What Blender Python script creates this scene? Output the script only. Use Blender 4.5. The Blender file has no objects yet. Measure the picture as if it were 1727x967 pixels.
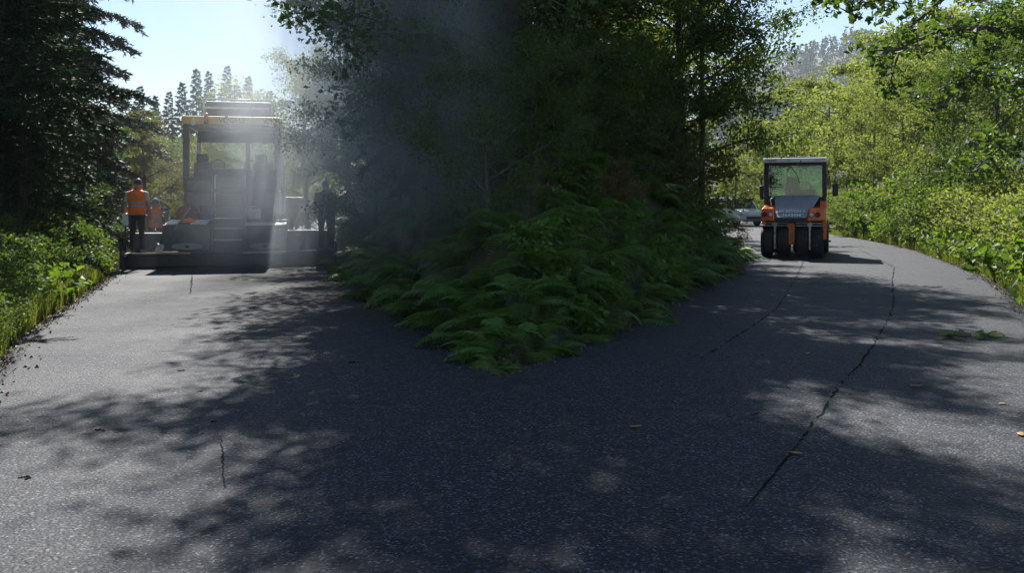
import bpy, bmesh, math, random
import numpy as np
from mathutils import Vector, Matrix
R = math.radians
random.seed(7)
rng = np.random.default_rng(11)
sc = bpy.context.scene
C = sc.collection

# ------------------------------------------------------------------ camera
F, HOR, EYE = 1500.0, 338.0, 1.6          # focal length and horizon row of the photograph, eye height
cam = bpy.data.cameras.new('camera')
cam.sensor_width = 36.0
cam.lens = 36.0 * F / 1727.0
cam.shift_y = -(483.5 - HOR) / 1727.0
cam.clip_end = 6000
co = bpy.data.objects.new('camera', cam)
co.location = (0, 0, EYE)
co.rotation_euler = (R(90), 0, 0)
C.objects.link(co)
sc.camera = co

# ------------------------------------------------------------------ light
SUN_AZ, SUN_EL = R(-9), R(45)              # azimuth measured from straight ahead towards the right
w = bpy.data.worlds.new('World'); sc.world = w; w.use_nodes = True
nt = w.node_tree
sky = nt.nodes.new('ShaderNodeTexSky'); sky.sky_type = 'NISHITA'; sky.sun_disc = False
sky.sun_elevation = SUN_EL; sky.sun_rotation = SUN_AZ
sky.air_density = 1.0; sky.dust_density = 0.1; sky.ozone_density = 1.4
bg = nt.nodes['Background']; bg.inputs[1].default_value = 0.058
nt.links.new(sky.outputs[0], bg.inputs[0])
sl = bpy.data.lights.new('sun', 'SUN'); sl.energy = 5.0; sl.angle = R(0.55); sl.color = (1.0, 0.965, 0.91)
so = bpy.data.objects.new('sun', sl); C.objects.link(so)
sdir = Vector((math.sin(SUN_AZ) * math.cos(SUN_EL), math.cos(SUN_AZ) * math.cos(SUN_EL), math.sin(SUN_EL)))
so.rotation_euler = sdir.to_track_quat('Z', 'Y').to_euler()
so.location = (0, 0, 30)
vs = sc.view_settings
vs.view_transform = 'Standard'; vs.look = 'None'; vs.gamma = 1.0; vs.use_curve_mapping = False
vs.exposure = 1.28
cy = sc.cycles
cy.use_denoising = True; cy.denoiser = 'OPENIMAGEDENOISE'; cy.denoising_prefilter = 'ACCURATE'; cy.denoising_input_passes = 'RGB_ALBEDO_NORMAL'
cy.max_bounces = 10; cy.diffuse_bounces = 4; cy.glossy_bounces = 3; cy.transmission_bounces = 8
cy.transparent_max_bounces = 8; cy.volume_bounces = 1; cy.volume_step_rate = .8; cy.volume_max_steps = 128
cy.caustics_reflective = False; cy.caustics_refractive = False

# ------------------------------------------------------------------ helpers
def X(px, Y): return (px - 863.5) / F * Y
def Z(py, Y): return EYE - (py - HOR) / F * Y
def tag(o, label=None, cat=None, group=None, kind=None):
    if label: o['label'] = label
    if cat: o['category'] = cat
    if group: o['group'] = group
    if kind: o['kind'] = kind
    return o
def link(o, parent=None):
    C.objects.link(o)
    if parent is not None: o.parent = parent
    return o
def empty(name, loc=(0, 0, 0), rz=0.0, parent=None):
    o = bpy.data.objects.new(name, None); o.empty_display_size = .2
    o.location = loc; o.rotation_euler = (0, 0, rz)
    return link(o, parent)
def mesh_np(name, V, Fc, smooth=False):
    """V (n,3); Fc: (m,k) array of same-size faces"""
    V = np.asarray(V, np.float32); Fc = np.asarray(Fc, np.int32)
    me = bpy.data.meshes.new(name)
    me.vertices.add(len(V)); me.vertices.foreach_set('co', V.ravel())
    m, k = Fc.shape
    me.loops.add(m * k); me.loops.foreach_set('vertex_index', Fc.ravel())
    me.polygons.add(m); me.polygons.foreach_set('loop_start', np.arange(m, dtype=np.int32) * k)
    me.polygons.foreach_set('use_smooth', np.full(m, smooth))
    me.update(calc_edges=True)
    return me
def add(name, me, mat, parent=None, loc=(0, 0, 0)):
    o = bpy.data.objects.new(name, me); o.location = loc
    if mat is not None and len(me.materials) == 0: me.materials.append(mat)
    return link(o, parent)

class MB:
    """collects simple solids into one mesh"""
    def __init__(s): s.v = []; s.f = []; s.sm = []
    def _add(s, vs_, fs_, sm=False):
        b = len(s.v); s.v += [tuple(p) for p in vs_]
        for f in fs_: s.f.append([b + i for i in f]); s.sm.append(sm)
        return s
    def box(s, x0, x1, y0, y1, z0, z1, M=None):
        p = [Vector((x, y, z)) for z in (z0, z1) for y in (y0, y1) for x in (x0, x1)]
        if M is not None: p = [M @ q for q in p]
        return s._add(p, [(0, 2, 3, 1), (4, 5, 7, 6), (0, 1, 5, 4), (2, 6, 7, 3), (0, 4, 6, 2), (1, 3, 7, 5)])
    def hexa(s, p): return s._add(p, [(0, 2, 3, 1), (4, 5, 7, 6), (0, 1, 5, 4), (2, 6, 7, 3), (0, 4, 6, 2), (1, 3, 7, 5)])
    def tube(s, pts, rad, n=8, caps=True, sm=True):
        pts = [Vector(p) for p in pts]
        if not hasattr(rad, '__len__'): rad = [rad] * len(pts)
        vs_, fs_ = [], []
        prev = None
        for i, p in enumerate(pts):
            t = (pts[min(i + 1, len(pts) - 1)] - pts[max(i - 1, 0)])
            t = t.normalized() if t.length > 1e-9 else Vector((0, 0, 1))
            a = prev if prev is not None else (Vector((1, 0, 0)) if abs(t.x) < .8 else Vector((0, 1, 0)))
            a = (a - t * a.dot(t)); a = a.normalized() if a.length > 1e-6 else t.orthogonal().normalized()
            prev = a; b = t.cross(a)
            for k in range(n):
                th = 2 * math.pi * k / n
                vs_.append(p + (a * math.cos(th) + b * math.sin(th)) * rad[i])
        for i in range(len(pts) - 1):
            for k in range(n):
                k2 = (k + 1) % n
                fs_.append((i * n + k, i * n + k2, (i + 1) * n + k2, (i + 1) * n + k))
        s._add(vs_, fs_, sm)
        if caps:
            b = len(s.v) - len(vs_)
            s.f.append([b + k for k in reversed(range(n))]); s.sm.append(False)
            s.f.append([b + (len(pts) - 1) * n + k for k in range(n)]); s.sm.append(False)
        return s
    def loft(s, rings, sm=True, caps=True):
        n = len(rings[0]); vs_ = [p for r in rings for p in r]; fs_ = []
        for i in range(len(rings) - 1):
            for k in range(n):
                k2 = (k + 1) % n
                fs_.append((i * n + k, i * n + k2, (i + 1) * n + k2, (i + 1) * n + k))
        b = len(s.v); s._add(vs_, fs_, sm)
        if caps:
            s.f.append([b + k for k in reversed(range(n))]); s.sm.append(False)
            s.f.append([b + (len(rings) - 1) * n + k for k in range(n)]); s.sm.append(False)
        return s
    def prism(s, outline, axis, a0, a1):
        """outline 2-D points; axis 'x','y','z' is the extrusion axis"""
        def P(u, v, a): return {'x': (a, u, v), 'y': (u, a, v), 'z': (u, v, a)}[axis]
        n = len(outline); vs_ = [P(u, v, a0) for u, v in outline] + [P(u, v, a1) for u, v in outline]
        fs_ = [tuple(reversed(range(n))), tuple(range(n, 2 * n))] + [(k, (k + 1) % n, n + (k + 1) % n, n + k) for k in range(n)]
        return s._add(vs_, fs_)
    def ball(s, c, r, nu=12, nv=8):
        c = Vector(c); r = Vector(r) if hasattr(r, '__len__') else Vector((r, r, r))
        rings = []
        for j in range(1, nv):
            ph = math.pi * j / nv
            rings.append([c + Vector((r.x * math.sin(ph) * math.cos(2 * math.pi * k / nu), r.y * math.sin(ph) * math.sin(2 * math.pi * k / nu), -r.z * math.cos(ph))) for k in range(nu)])
        return s.loft(rings)
    def mesh(s, name):
        me = bpy.data.meshes.new(name); me.from_pydata(s.v, [], s.f)
        me.polygons.foreach_set('use_smooth', s.sm); me.update()
        bm = bmesh.new(); bm.from_mesh(me); bmesh.ops.recalc_face_normals(bm, faces=bm.faces); bm.to_mesh(me); bm.free()
        return me
    def build(s, name, mat, parent=None, bevel=0.0, loc=(0, 0, 0)):
        o = add(name, s.mesh(name), mat, parent, loc)
        if bevel:
            m = o.modifiers.new('edge', 'BEVEL'); m.width = bevel; m.segments = 2; m.limit_method = 'ANGLE'; m.angle_limit = R(40)
        return o
def part(name, mat, parent, x0, x1, y0, y1, z0, z1, bevel=.012):
    return MB().box(x0, x1, y0, y1, z0, z1).build(name, mat, parent, bevel)

def copy_tree(o, parent=None):
    c = o.copy(); C.objects.link(c); c.parent = parent
    for ch in o.children: copy_tree(ch, c)
    return c

# ------------------------------------------------------------------ materials
def mat_new(name):
    m = bpy.data.materials.new(name); m.use_nodes = True
    return m, m.node_tree, m.node_tree.nodes['Principled BSDF']
def nd(t, typ, **kw):
    n = t.nodes.new(typ)
    for k, v in kw.items(): setattr(n, k, v)
    return n
def ramp(t, src, stops):
    r = nd(t, 'ShaderNodeValToRGB'); el = r.color_ramp.elements
    while len(el) < len(stops): el.new(.5)
    for e, (p, c) in zip(el, stops):
        e.position = p; e.color = (c[0], c[1], c[2], 1) if hasattr(c, '__len__') else (c, c, c, 1)
    t.links.new(src, r.inputs[0]); return r
def surf(name, col, rough=.5, metal=0.0, var=.15, scale=6.0, bump=0.0, spec=.5, dirt=None, coat=0.0):
    """plain surface with noise-driven wear in tone and gloss"""
    m, t, p = mat_new(name)
    tc = nd(t, 'ShaderNodeTexCoord')
    n = nd(t, 'ShaderNodeTexNoise'); n.inputs['Scale'].default_value = scale; n.inputs['Detail'].default_value = 6; n.inputs['Roughness'].default_value = .65
    t.links.new(tc.outputs['Object'], n.inputs['Vector'])
    lo = [c * (1 - var) for c in col]; hi = [min(1, c * (1 + var)) for c in col]
    stops = [(.3, lo), (.7, hi)]
    if dirt: stops = [(.28, dirt), (.45, lo), (.75, hi)]
    r = ramp(t, n.outputs['Fac'], stops)
    t.links.new(r.outputs[0], p.inputs['Base Color'])
    rr = nd(t, 'ShaderNodeMapRange'); rr.inputs['To Min'].default_value = max(.03, rough - .12); rr.inputs['To Max'].default_value = min(1, rough + .12)
    t.links.new(n.outputs['Fac'], rr.inputs['Value']); t.links.new(rr.outputs[0], p.inputs['Roughness'])
    p.inputs['Metallic'].default_value = metal; p.inputs['Specular IOR Level'].default_value = spec
    if coat: p.inputs['Coat Weight'].default_value = coat
    if bump:
        b = nd(t, 'ShaderNodeBump'); b.inputs['Strength'].default_value = bump; b.inputs['Distance'].default_value = .01
        t.links.new(n.outputs['Fac'], b.inputs['Height']); t.links.new(b.outputs[0], p.inputs['Normal'])
    return m
def leaf_mat(name, dark, light, trans=.45, tcol=None, rough=.55, spec=.25):
    m, t, p = mat_new(name)
    g = nd(t, 'ShaderNodeNewGeometry'); oi = nd(t, 'ShaderNodeObjectInfo')
    mx = nd(t, 'ShaderNodeMath', operation='MULTIPLY_ADD'); mx.inputs[1].default_value = .75
    sm = nd(t, 'ShaderNodeMath', operation='MULTIPLY'); sm.inputs[1].default_value = .25
    t.links.new(oi.outputs['Random'], sm.inputs[0])
    t.links.new(g.outputs['Random Per Island'], mx.inputs[0]); t.links.new(sm.outputs[0], mx.inputs[2])
    mid = [(a + b) / 2 for a, b in zip(dark, light)]
    r = ramp(t, mx.outputs[0], [(.0, dark), (.5, mid), (1., light)])
    t.links.new(r.outputs[0], p.inputs['Base Color'])
    p.inputs['Roughness'].default_value = rough; p.inputs['Specular IOR Level'].default_value = spec
    tr = nd(t, 'ShaderNodeBsdfTranslucent')
    k = tcol or (1.5, 1.35, .6)
    mul = nd(t, 'ShaderNodeMix', data_type='RGBA', blend_type='MULTIPLY'); mul.inputs[0].default_value = 1
    t.links.new(r.outputs[0], mul.inputs[6]); mul.inputs[7].default_value = (*k, 1)
    t.links.new(mul.outputs[2], tr.inputs[0])
    ms = nd(t, 'ShaderNodeMixShader'); ms.inputs[0].default_value = trans
    t.links.new(p.outputs[0], ms.inputs[1]); t.links.new(tr.outputs[0], ms.inputs[2])
    t.links.new(ms.outputs[0], t.nodes['Material Output'].inputs[0])
    return m
def bark_mat(name, a, b):
    m, t, p = mat_new(name)
    tc = nd(t, 'ShaderNodeTexCoord'); mp = nd(t, 'ShaderNodeMapping'); mp.inputs['Scale'].default_value = (14, 14, 2.5)
    t.links.new(tc.outputs['Object'], mp.inputs[0])
    n = nd(t, 'ShaderNodeTexNoise'); n.inputs['Scale'].default_value = 1.6; n.inputs['Detail'].default_value = 7
    t.links.new(mp.outputs[0], n.inputs['Vector'])
    r = ramp(t, n.outputs['Fac'], [(.3, a), (.7, b)]); t.links.new(r.outputs[0], p.inputs['Base Color'])
    p.inputs['Roughness'].default_value = .9
    bp = nd(t, 'ShaderNodeBump'); bp.inputs['Strength'].default_value = .8; bp.inputs['Distance'].default_value = .02
    t.links.new(n.outputs['Fac'], bp.inputs['Height']); t.links.new(bp.outputs[0], p.inputs['Normal'])
    return m

M = {}
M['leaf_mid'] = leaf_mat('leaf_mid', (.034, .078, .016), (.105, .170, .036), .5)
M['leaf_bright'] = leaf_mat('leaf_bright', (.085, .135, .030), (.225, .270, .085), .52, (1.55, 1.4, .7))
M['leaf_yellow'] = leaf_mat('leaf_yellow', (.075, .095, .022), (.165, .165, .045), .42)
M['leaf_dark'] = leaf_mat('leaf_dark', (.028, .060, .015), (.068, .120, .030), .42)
M['weed'] = leaf_mat('weed', (.050, .110, .018), (.150, .225, .045), .48, (1.5, 1.4, .5))
M['fern'] = leaf_mat('fern', (.055, .130, .024), (.120, .220, .048), .4)
M['needle'] = leaf_mat('needle', (.012, .030, .014), (.032, .058, .024), .12, (1.2, 1.2, .8), .6, .2)
M['needle_far'] = leaf_mat('needle_far', (.018, .040, .022), (.040, .070, .034), .15, (1.2, 1.2, .8), .7, .1)
M['grass'] = leaf_mat('grass', (.070, .120, .020), (.170, .200, .055), .45)
M['dry_leaf'] = leaf_mat('dry_leaf', (.30, .17, .05), (.48, .30, .12), .3)
M['red_leaf'] = leaf_mat('red_leaf', (.075, .052, .02), (.14, .10, .03), .35)
M['bark'] = bark_mat('bark', (.035, .028, .022), (.12, .10, .085))
M['bark_pale'] = bark_mat('bark_pale', (.07, .06, .05), (.20, .18, .155))
M['twig'] = bark_mat('twig', (.03, .022, .016), (.09, .07, .05))

# asphalt: dark binder with pale aggregate chips, damp-looking drag marks
def asphalt():
    m, t, p = mat_new('fresh_asphalt')
    g = nd(t, 'ShaderNodeNewGeometry')
    v = nd(t, 'ShaderNodeTexVoronoi'); v.inputs['Scale'].default_value = 78; v.inputs['Randomness'].default_value = 1
    t.links.new(g.outputs['Position'], v.inputs['Vector'])
    bw = nd(t, 'ShaderNodeRGBToBW'); t.links.new(v.outputs['Color'], bw.inputs[0])
    chips = ramp(t, bw.outputs[0], [(.0, (.0040, .0056, .0085)), (.45, (.0072, .0095, .0142)), (.62, (.0140, .0172, .0232)), (.78, (.044, .050, .061)), (.92, (.130, .140, .156))])
    n = nd(t, 'ShaderNodeTexNoise'); n.inputs['Scale'].default_value = .9; n.inputs['Detail'].default_value = 8; n.inputs['Roughness'].default_value = .7
    mp = nd(t, 'ShaderNodeMapping'); mp.inputs['Scale'].default_value = (1, .8, 1)
    t.links.new(g.outputs['Position'], mp.inputs[0]); t.links.new(mp.outputs[0], n.inputs['Vector'])
    tone = ramp(t, n.outputs['Fac'], [(.30, .62), (.52, .95), (.75, 1.22)])
    mul = nd(t, 'ShaderNodeMix', data_type='RGBA', blend_type='MULTIPLY'); mul.inputs[0].default_value = 1
    t.links.new(chips.outputs[0], mul.inputs[6]); t.links.new(tone.outputs[0], mul.inputs[7])
    # small dark scuffs and bitumen-rich streaks
    n2 = nd(t, 'ShaderNodeTexNoise'); n2.inputs['Scale'].default_value = 3.2; n2.inputs['Detail'].default_value = 4; n2.inputs['Distortion'].default_value = .6
    mp2 = nd(t, 'ShaderNodeMapping'); mp2.inputs['Scale'].default_value = (1.0, 2.0, 1)
    t.links.new(g.outputs['Position'], mp2.inputs[0]); t.links.new(mp2.outputs[0], n2.inputs['Vector'])
    sc_ = ramp(t, n2.outputs['Fac'], [(.30, .35), (.36, 1.0)])
    mul2 = nd(t, 'ShaderNodeMix', data_type='RGBA', blend_type='MULTIPLY'); mul2.inputs[0].default_value = 1
    t.links.new(mul.outputs[2], mul2.inputs[6]); t.links.new(sc_.outputs[0], mul2.inputs[7])
    t.links.new(mul2.outputs[2], p.inputs['Base Color'])
    rr = ramp(t, n.outputs['Fac'], [(.3, .66), (.7, .80)]); t.links.new(rr.outputs[0], p.inputs['Roughness'])
    p.inputs['Specular IOR Level'].default_value = .28
    v2 = nd(t, 'ShaderNodeTexVoronoi'); v2.inputs['Scale'].default_value = 60
    t.links.new(g.outputs['Position'], v2.inputs['Vector'])
    inv = nd(t, 'ShaderNodeMath', operation='SUBTRACT'); inv.inputs[0].default_value = 1; t.links.new(v2.outputs['Distance'], inv.inputs[1])
    b1 = nd(t, 'ShaderNodeBump'); b1.inputs['Strength'].default_value = .75; b1.inputs['Distance'].default_value = .006
    t.links.new(inv.outputs[0], b1.inputs['Height'])
    n3 = nd(t, 'ShaderNodeTexNoise'); n3.inputs['Scale'].default_value = 2.4; n3.inputs['Detail'].default_value = 3
    t.links.new(mp2.outputs[0], n3.inputs['Vector'])
    b2 = nd(t, 'ShaderNodeBump'); b2.inputs['Strength'].default_value = .35; b2.inputs['Distance'].default_value = .03
    t.links.new(n3.outputs['Fac'], b2.inputs['Height']); t.links.new(b1.outputs[0], b2.inputs['Normal'])
    t.links.new(b2.outputs[0], p.inputs['Normal'])
    return m
M['asphalt'] = asphalt()
M['bitumen'] = surf('bitumen', (.009, .009, .011), .95, var=.3, scale=40, spec=.05)
def soil():
    m, t, p = mat_new('forest_floor')
    g = nd(t, 'ShaderNodeNewGeometry')
    n = nd(t, 'ShaderNodeTexNoise'); n.inputs['Scale'].default_value = 1.7; n.inputs['Detail'].default_value = 10; n.inputs['Roughness'].default_value = .7
    t.links.new(g.outputs['Position'], n.inputs['Vector'])
    r = ramp(t, n.outputs['Fac'], [(.25, (.020, .017, .011)), (.45, (.038, .040, .018)), (.6, (.045, .065, .020)), (.8, (.085, .080, .040))])
    t.links.new(r.outputs[0], p.inputs['Base Color']); p.inputs['Roughness'].default_value = .95
    b = nd(t, 'ShaderNodeBump'); b.inputs['Strength'].default_value = .9; b.inputs['Distance'].default_value = .08
    n2 = nd(t, 'ShaderNodeTexNoise'); n2.inputs['Scale'].default_value = 14; n2.inputs['Detail'].default_value = 6
    t.links.new(g.outputs['Position'], n2.inputs['Vector']); t.links.new(n2.outputs['Fac'], b.inputs['Height']); t.links.new(b.outputs[0], p.inputs['Normal'])
    return m
M['soil'] = soil()
M['hill'] = surf('wooded_hillside', (.035, .060, .030), .95, var=.4, scale=.08)
M['yellow'] = surf('machine_yellow', (.72, .46, .02), .38, var=.08, scale=9, dirt=(.35, .25, .06))
M['dgrey'] = surf('dark_grey_paint', (.040, .044, .050), .5, var=.3, scale=5, dirt=(.07, .065, .058))
M['mgrey'] = surf('grey_paint', (.095, .105, .115), .45, var=.2, scale=6, dirt=(.07, .065, .06))
M['lgrey'] = surf('pale_grey_sheet', (.62, .62, .60), .45, var=.15, scale=8, dirt=(.26, .25, .23))
M['white'] = surf('white_paint', (.76, .77, .77), .35, var=.06, scale=5, dirt=(.50, .48, .44))
M['black'] = surf('black_plastic', (.014, .014, .016), .5, var=.3, scale=10)
M['rubber'] = surf('tyre_rubber', (.016, .016, .018), .75, var=.4, scale=12, bump=.3, dirt=(.085, .080, .075))
M['steel'] = surf('worn_steel', (.33, .33, .34), .35, .8, var=.25, scale=9, dirt=(.10, .09, .08))
M['orange'] = surf('machine_orange', (.90, .16, .02), .35, var=.10, scale=7, dirt=(.35, .09, .03), coat=.3)
M['hood'] = surf('glossy_slate_hood', (.27, .30, .35), .22, var=.2, scale=4, coat=.5)
M['vest'] = surf('orange_vest', (.92, .16, .012), .75, var=.12, scale=9, bump=.5)
M['reflect'] = surf('grey_reflective_band', (.36, .33, .30), .5, var=.15, scale=14)
M['trouser'] = surf('navy_trousers', (.013, .015, .021), .85, var=.35, scale=10, bump=.6)
M['shirt'] = surf('pale_grey_shirt', (.48, .47, .46), .85, var=.12, scale=10, bump=.5)
M['shirt_dark'] = surf('dark_shirt', (.05, .06, .08), .85, var=.2, scale=10, bump=.5)
M['skin'] = surf('skin', (.38, .20, .13), .55, var=.12, scale=12)
M['hair'] = surf('dark_hair', (.012, .010, .009), .6, var=.4, scale=40, bump=.6)
M['shoe'] = surf('dusty_shoe', (.20, .17, .14), .8, var=.3, scale=18)
M['red'] = surf('red_cloth', (.42, .035, .025), .8, var=.2, scale=12)
M['bluecap'] = surf('blue_cap', (.06, .13, .38), .8, var=.2, scale=14)
M['bucket'] = surf('blue_bucket', (.02, .09, .42), .4, var=.2, scale=6)
M['maroon'] = surf('maroon_canvas', (.14, .03, .03), .85, var=.3, scale=7, bump=.6)
M['rag'] = surf('orange_rag', (.80, .20, .04), .9, var=.2, scale=12, bump=.5)
M['wood'] = surf('worn_plank', (.42, .33, .21), .8, var=.25, scale=9)
M['text_dark'] = surf('dark_lettering', (.05, .05, .04), .5, var=.1)
M['text_white'] = surf('white_lettering', (.80, .81, .82), .4, var=.04)
M['beacon'] = surf('orange_beacon', (.85, .20, .03), .2, var=.05)
M['badge'] = surf('faded_oval_badge', (.30, .33, .29), .5, var=.1)
M['hen'] = surf('brown_feathers', (.34, .11, .03), .8, var=.35, scale=14, bump=.6)
M['hen_tail'] = surf('dark_feathers', (.05, .04, .03), .7, var=.3, scale=14)
M['vanpaint'] = surf('silver_white_paint', (.62, .64, .66), .25, var=.04, coat=.6)
M['lamp_glass'] = surf('lamp_lens', (.62, .62, .58), .12, var=.15, scale=20, coat=.5)
def glass(name, tint, rough=.02):
    m, t, p = mat_new(name)
    p.inputs['Base Color'].default_value = (*tint, 1); p.inputs['Roughness'].default_value = rough
    p.inputs['IOR'].default_value = 1.45
    tr = nd(t, 'ShaderNodeBsdfTransparent'); tr.inputs[0].default_value = (*tint, 1)
    gl = nd(t, 'ShaderNodeBsdfGlossy'); gl.inputs['Roughness'].default_value = rough
    n = nd(t, 'ShaderNodeTexNoise'); n.inputs['Scale'].default_value = 3
    dr = ramp(t, n.outputs['Fac'], [(.4, .0), (.8, .03)])
    fr = nd(t, 'ShaderNodeFresnel'); fr.inputs[0].default_value = 1.5
    sm = nd(t, 'ShaderNodeMath', operation='ADD'); t.links.new(fr.outputs[0], sm.inputs[0]); sm.inputs[1].default_value = .02
    ms = nd(t, 'ShaderNodeMixShader'); t.links.new(sm.outputs[0], ms.inputs[0]); t.links.new(tr.outputs[0], ms.inputs[1]); t.links.new(gl.outputs[0], ms.inputs[2])
    df = nd(t, 'ShaderNodeBsdfDiffuse'); df.inputs[0].default_value = (.5, .5, .48, 1)
    ms2 = nd(t, 'ShaderNodeMixShader'); t.links.new(dr.outputs[0], ms2.inputs[0]); t.links.new(ms.outputs[0], ms2.inputs[1]); t.links.new(df.outputs[0], ms2.inputs[2])
    t.links.new(ms2.outputs[0], t.nodes['Material Output'].inputs[0])
    return m
M['glass'] = glass('cab_glass', (.62, .80, .68))
M['glass_clear'] = glass('windscreen_glass', (.85, .88, .88))
M['glass_dark'] = surf('dark_window', (.03, .035, .04), .08, var=.2, coat=.6)

# ------------------------------------------------------------------ road outline (plan, metres)
right_side = [(4.0, -10), (4.15, 0), (4.6, 4), (5.4, 8), (7.2, 12.5), (8.6, 15.8), (10, 19.3), (11, 22.4), (13.0, 29.3), (14.2, 35.8), (15.0, 42), (16.6, 52), (18, 64), (18.6, 80)]
nose_right = [(13.2, 80), (12.4, 64), (11.2, 52), (9.4, 40), (7.9, 31), (6.2, 23.3), (3.4, 16), (2.25, 13), (1.31, 10.76), (.69, 9.5), (.26, 8.6), (-.12, 8.05)]
nose_left = [(-.45, 8.75), (-.62, 9.8), (-.92, 10.76), (-1.65, 12.7), (-2.9, 16.6), (-4.08, 20.5), (-7.5, 32), (-9.5, 46), (-11.0, 62), (-12.0, 80)]
left_side = [(-17.2, 80), (-16.2, 62), (-14.7, 46), (-12.6, 32), (-9.25, 21.2), (-8.15, 18.3), (-7.02, 14.8), (-6.25, 12.4), (-5.52, 10.3), (-4.78, 8.57), (-4.44, 7.72), (-3.7, 5.5), (-3.3, 2), (-3.2, -10)]
def smooth_open(pts, n=5):
    P = [Vector(p) for p in pts]; out = []
    for i in range(len(P) - 1):
        p0 = P[max(i - 1, 0)]; p1 = P[i]; p2 = P[i + 1]; p3 = P[min(i + 2, len(P) - 1)]
        for k in range(n):
            t = k / n
            out.append(.5 * ((2 * p1) + (p2 - p0) * t + (2 * p0 - 5 * p1 + 4 * p2 - p3) * t * t + (3 * p1 - p0 - 3 * p2 + p3) * t ** 3))
    out.append(P[-1]); return [(p.x, p.y) for p in out]
outline = smooth_open(right_side) + smooth_open(nose_right + nose_left) + smooth_open(left_side)
OUT = np.array(outline)
def inside(x, y):
    x = np.asarray(x, float); y = np.asarray(y, float); r = np.zeros(x.shape, bool)
    n = len(OUT); j = n - 1
    for i in range(n):
        xi, yi = OUT[i]; xj, yj = OUT[j]
        c = ((yi > y) != (yj > y)) & (x < (xj - xi) * (y - yi) / (yj - yi + 1e-12) + xi)
        r ^= c; j = i
    return r
def road_dist(x, y):
    x = np.asarray(x, float); y = np.asarray(y, float); best = np.full(x.shape, 1e9)
    n = len(OUT)
    for i in range(n):
        a = OUT[i]; b = OUT[(i + 1) % n]; d = b - a; L = d @ d + 1e-12
        t = np.clip(((x - a[0]) * d[0] + (y - a[1]) * d[1]) / L, 0, 1)
        best = np.minimum(best, (x - a[0] - t * d[0]) ** 2 + (y - a[1] - t * d[1]) ** 2)
    return np.where(inside(x, y), 0, np.sqrt(best))
ls = np.array(sorted([(p[1], p[0]) for p in left_side] + [(400, -60)]))
rs = np.array(sorted([(p[1], p[0]) for p in right_side] + [(400, 70)]))
def lump(x, y): return (np.sin(x * .9 + 1.3) * np.cos(y * .7 + .4) * .5 + np.sin(x * 2.3 + y * 1.7) * .25 + np.sin(x * .23 - y * .31 + 2) * .9)
def H(x, y):
    x = np.asarray(x, float); y = np.asarray(y, float)
    d = road_dist(x, y) if x.size > 1 else np.array([rdist(float(x.ravel()[0]), float(y.ravel()[0]))]); dd = np.maximum(d - .28, 0)
    xl = np.interp(y, ls[:, 0], ls[:, 1]); xr = np.interp(y, rs[:, 0], rs[:, 1])
    wedge = np.where(dd < 3.0, dd * 1.3, 3.9 + (dd - 3.0) * .30)
    wedge = np.minimum(wedge, 9.0) + lump(x, y) * .12 * np.clip(dd, 0, 1.5)
    wedge = wedge * np.clip((82 - y) / 18, 0, 1)
    left = -.10 * np.clip(dd * 2, 0, 1) + .045 * dd + lump(x, y) * .10 * np.clip(dd - .3, 0, 2)
    left = np.where(dd > 6, left + (dd - 6) * .10, left)
    right = -.16 * np.clip(dd * 2, 0, 1) + .02 * dd + lump(x, y) * .10 * np.clip(dd - .3, 0, 2)
    right = np.where(dd > 8, right + (dd - 8) * .10, right)
    left = np.where(y > 64, np.minimum(left, 1.2 + .004 * y), left); right = np.where(y > 64, np.minimum(right, 2.5 + .004 * y), right)
    side = np.where(x < xl, left, np.where(x > xr, right, wedge))
    side = np.minimum(side, 12 + lump(x * .1, y * .1))
    side = np.where(y < 1, np.minimum(side, .3), side)
    return np.where(d <= 0, -.09, side - .05)
SA = OUT; SB = np.roll(OUT, -1, 0); SD = SB - SA; SL = (SD ** 2).sum(1) + 1e-12
def rdist(x, y):
    t = np.clip(((x - SA[:, 0]) * SD[:, 0] + (y - SA[:, 1]) * SD[:, 1]) / SL, 0, 1)
    d = math.sqrt((((x - SA[:, 0] - t * SD[:, 0]) ** 2 + (y - SA[:, 1] - t * SD[:, 1]) ** 2)).min())
    c = ((SA[:, 1] > y) != (SB[:, 1] > y)) & (x < SD[:, 0] * (y - SA[:, 1]) / np.where(SD[:, 1] == 0, 1e-12, SD[:, 1]) + SA[:, 0])
    return 0.0 if c.sum() % 2 else d
def Hs(x, y): return float(H(np.array([x]), np.array([y]))[0])

# ground sheet: fine near the road, stretching out to the horizon
def axis(fine0, fine1, step, far):
    a = list(np.arange(fine0, fine1, step)); s = step; p = fine0; lo = []
    while p > -far: s *= 1.35; p -= s; lo.append(p)
    s = step; q = a[-1]; hi = []
    while q < far: s *= 1.35; q += s; hi.append(q)
    return np.array(lo[::-1] + a + hi)
ax = axis(-15, 20, .27, 2500); ay = axis(2, 60, .3, 2500)
gx, gy = np.meshgrid(ax, ay)
gz = H(gx.ravel(), gy.ravel())
nx, ny = len(ax), len(ay)
idx = np.arange(nx * ny).reshape(ny, nx)
Fg = np.stack([idx[:-1, :-1].ravel(), idx[:-1, 1:].ravel(), idx[1:, 1:].ravel(), idx[1:, :-1].ravel()], 1)
tag(add('ground', mesh_np('ground', np.stack([gx.ravel(), gy.ravel(), gz], 1), Fg, True), M['soil']), kind='structure')

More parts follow.
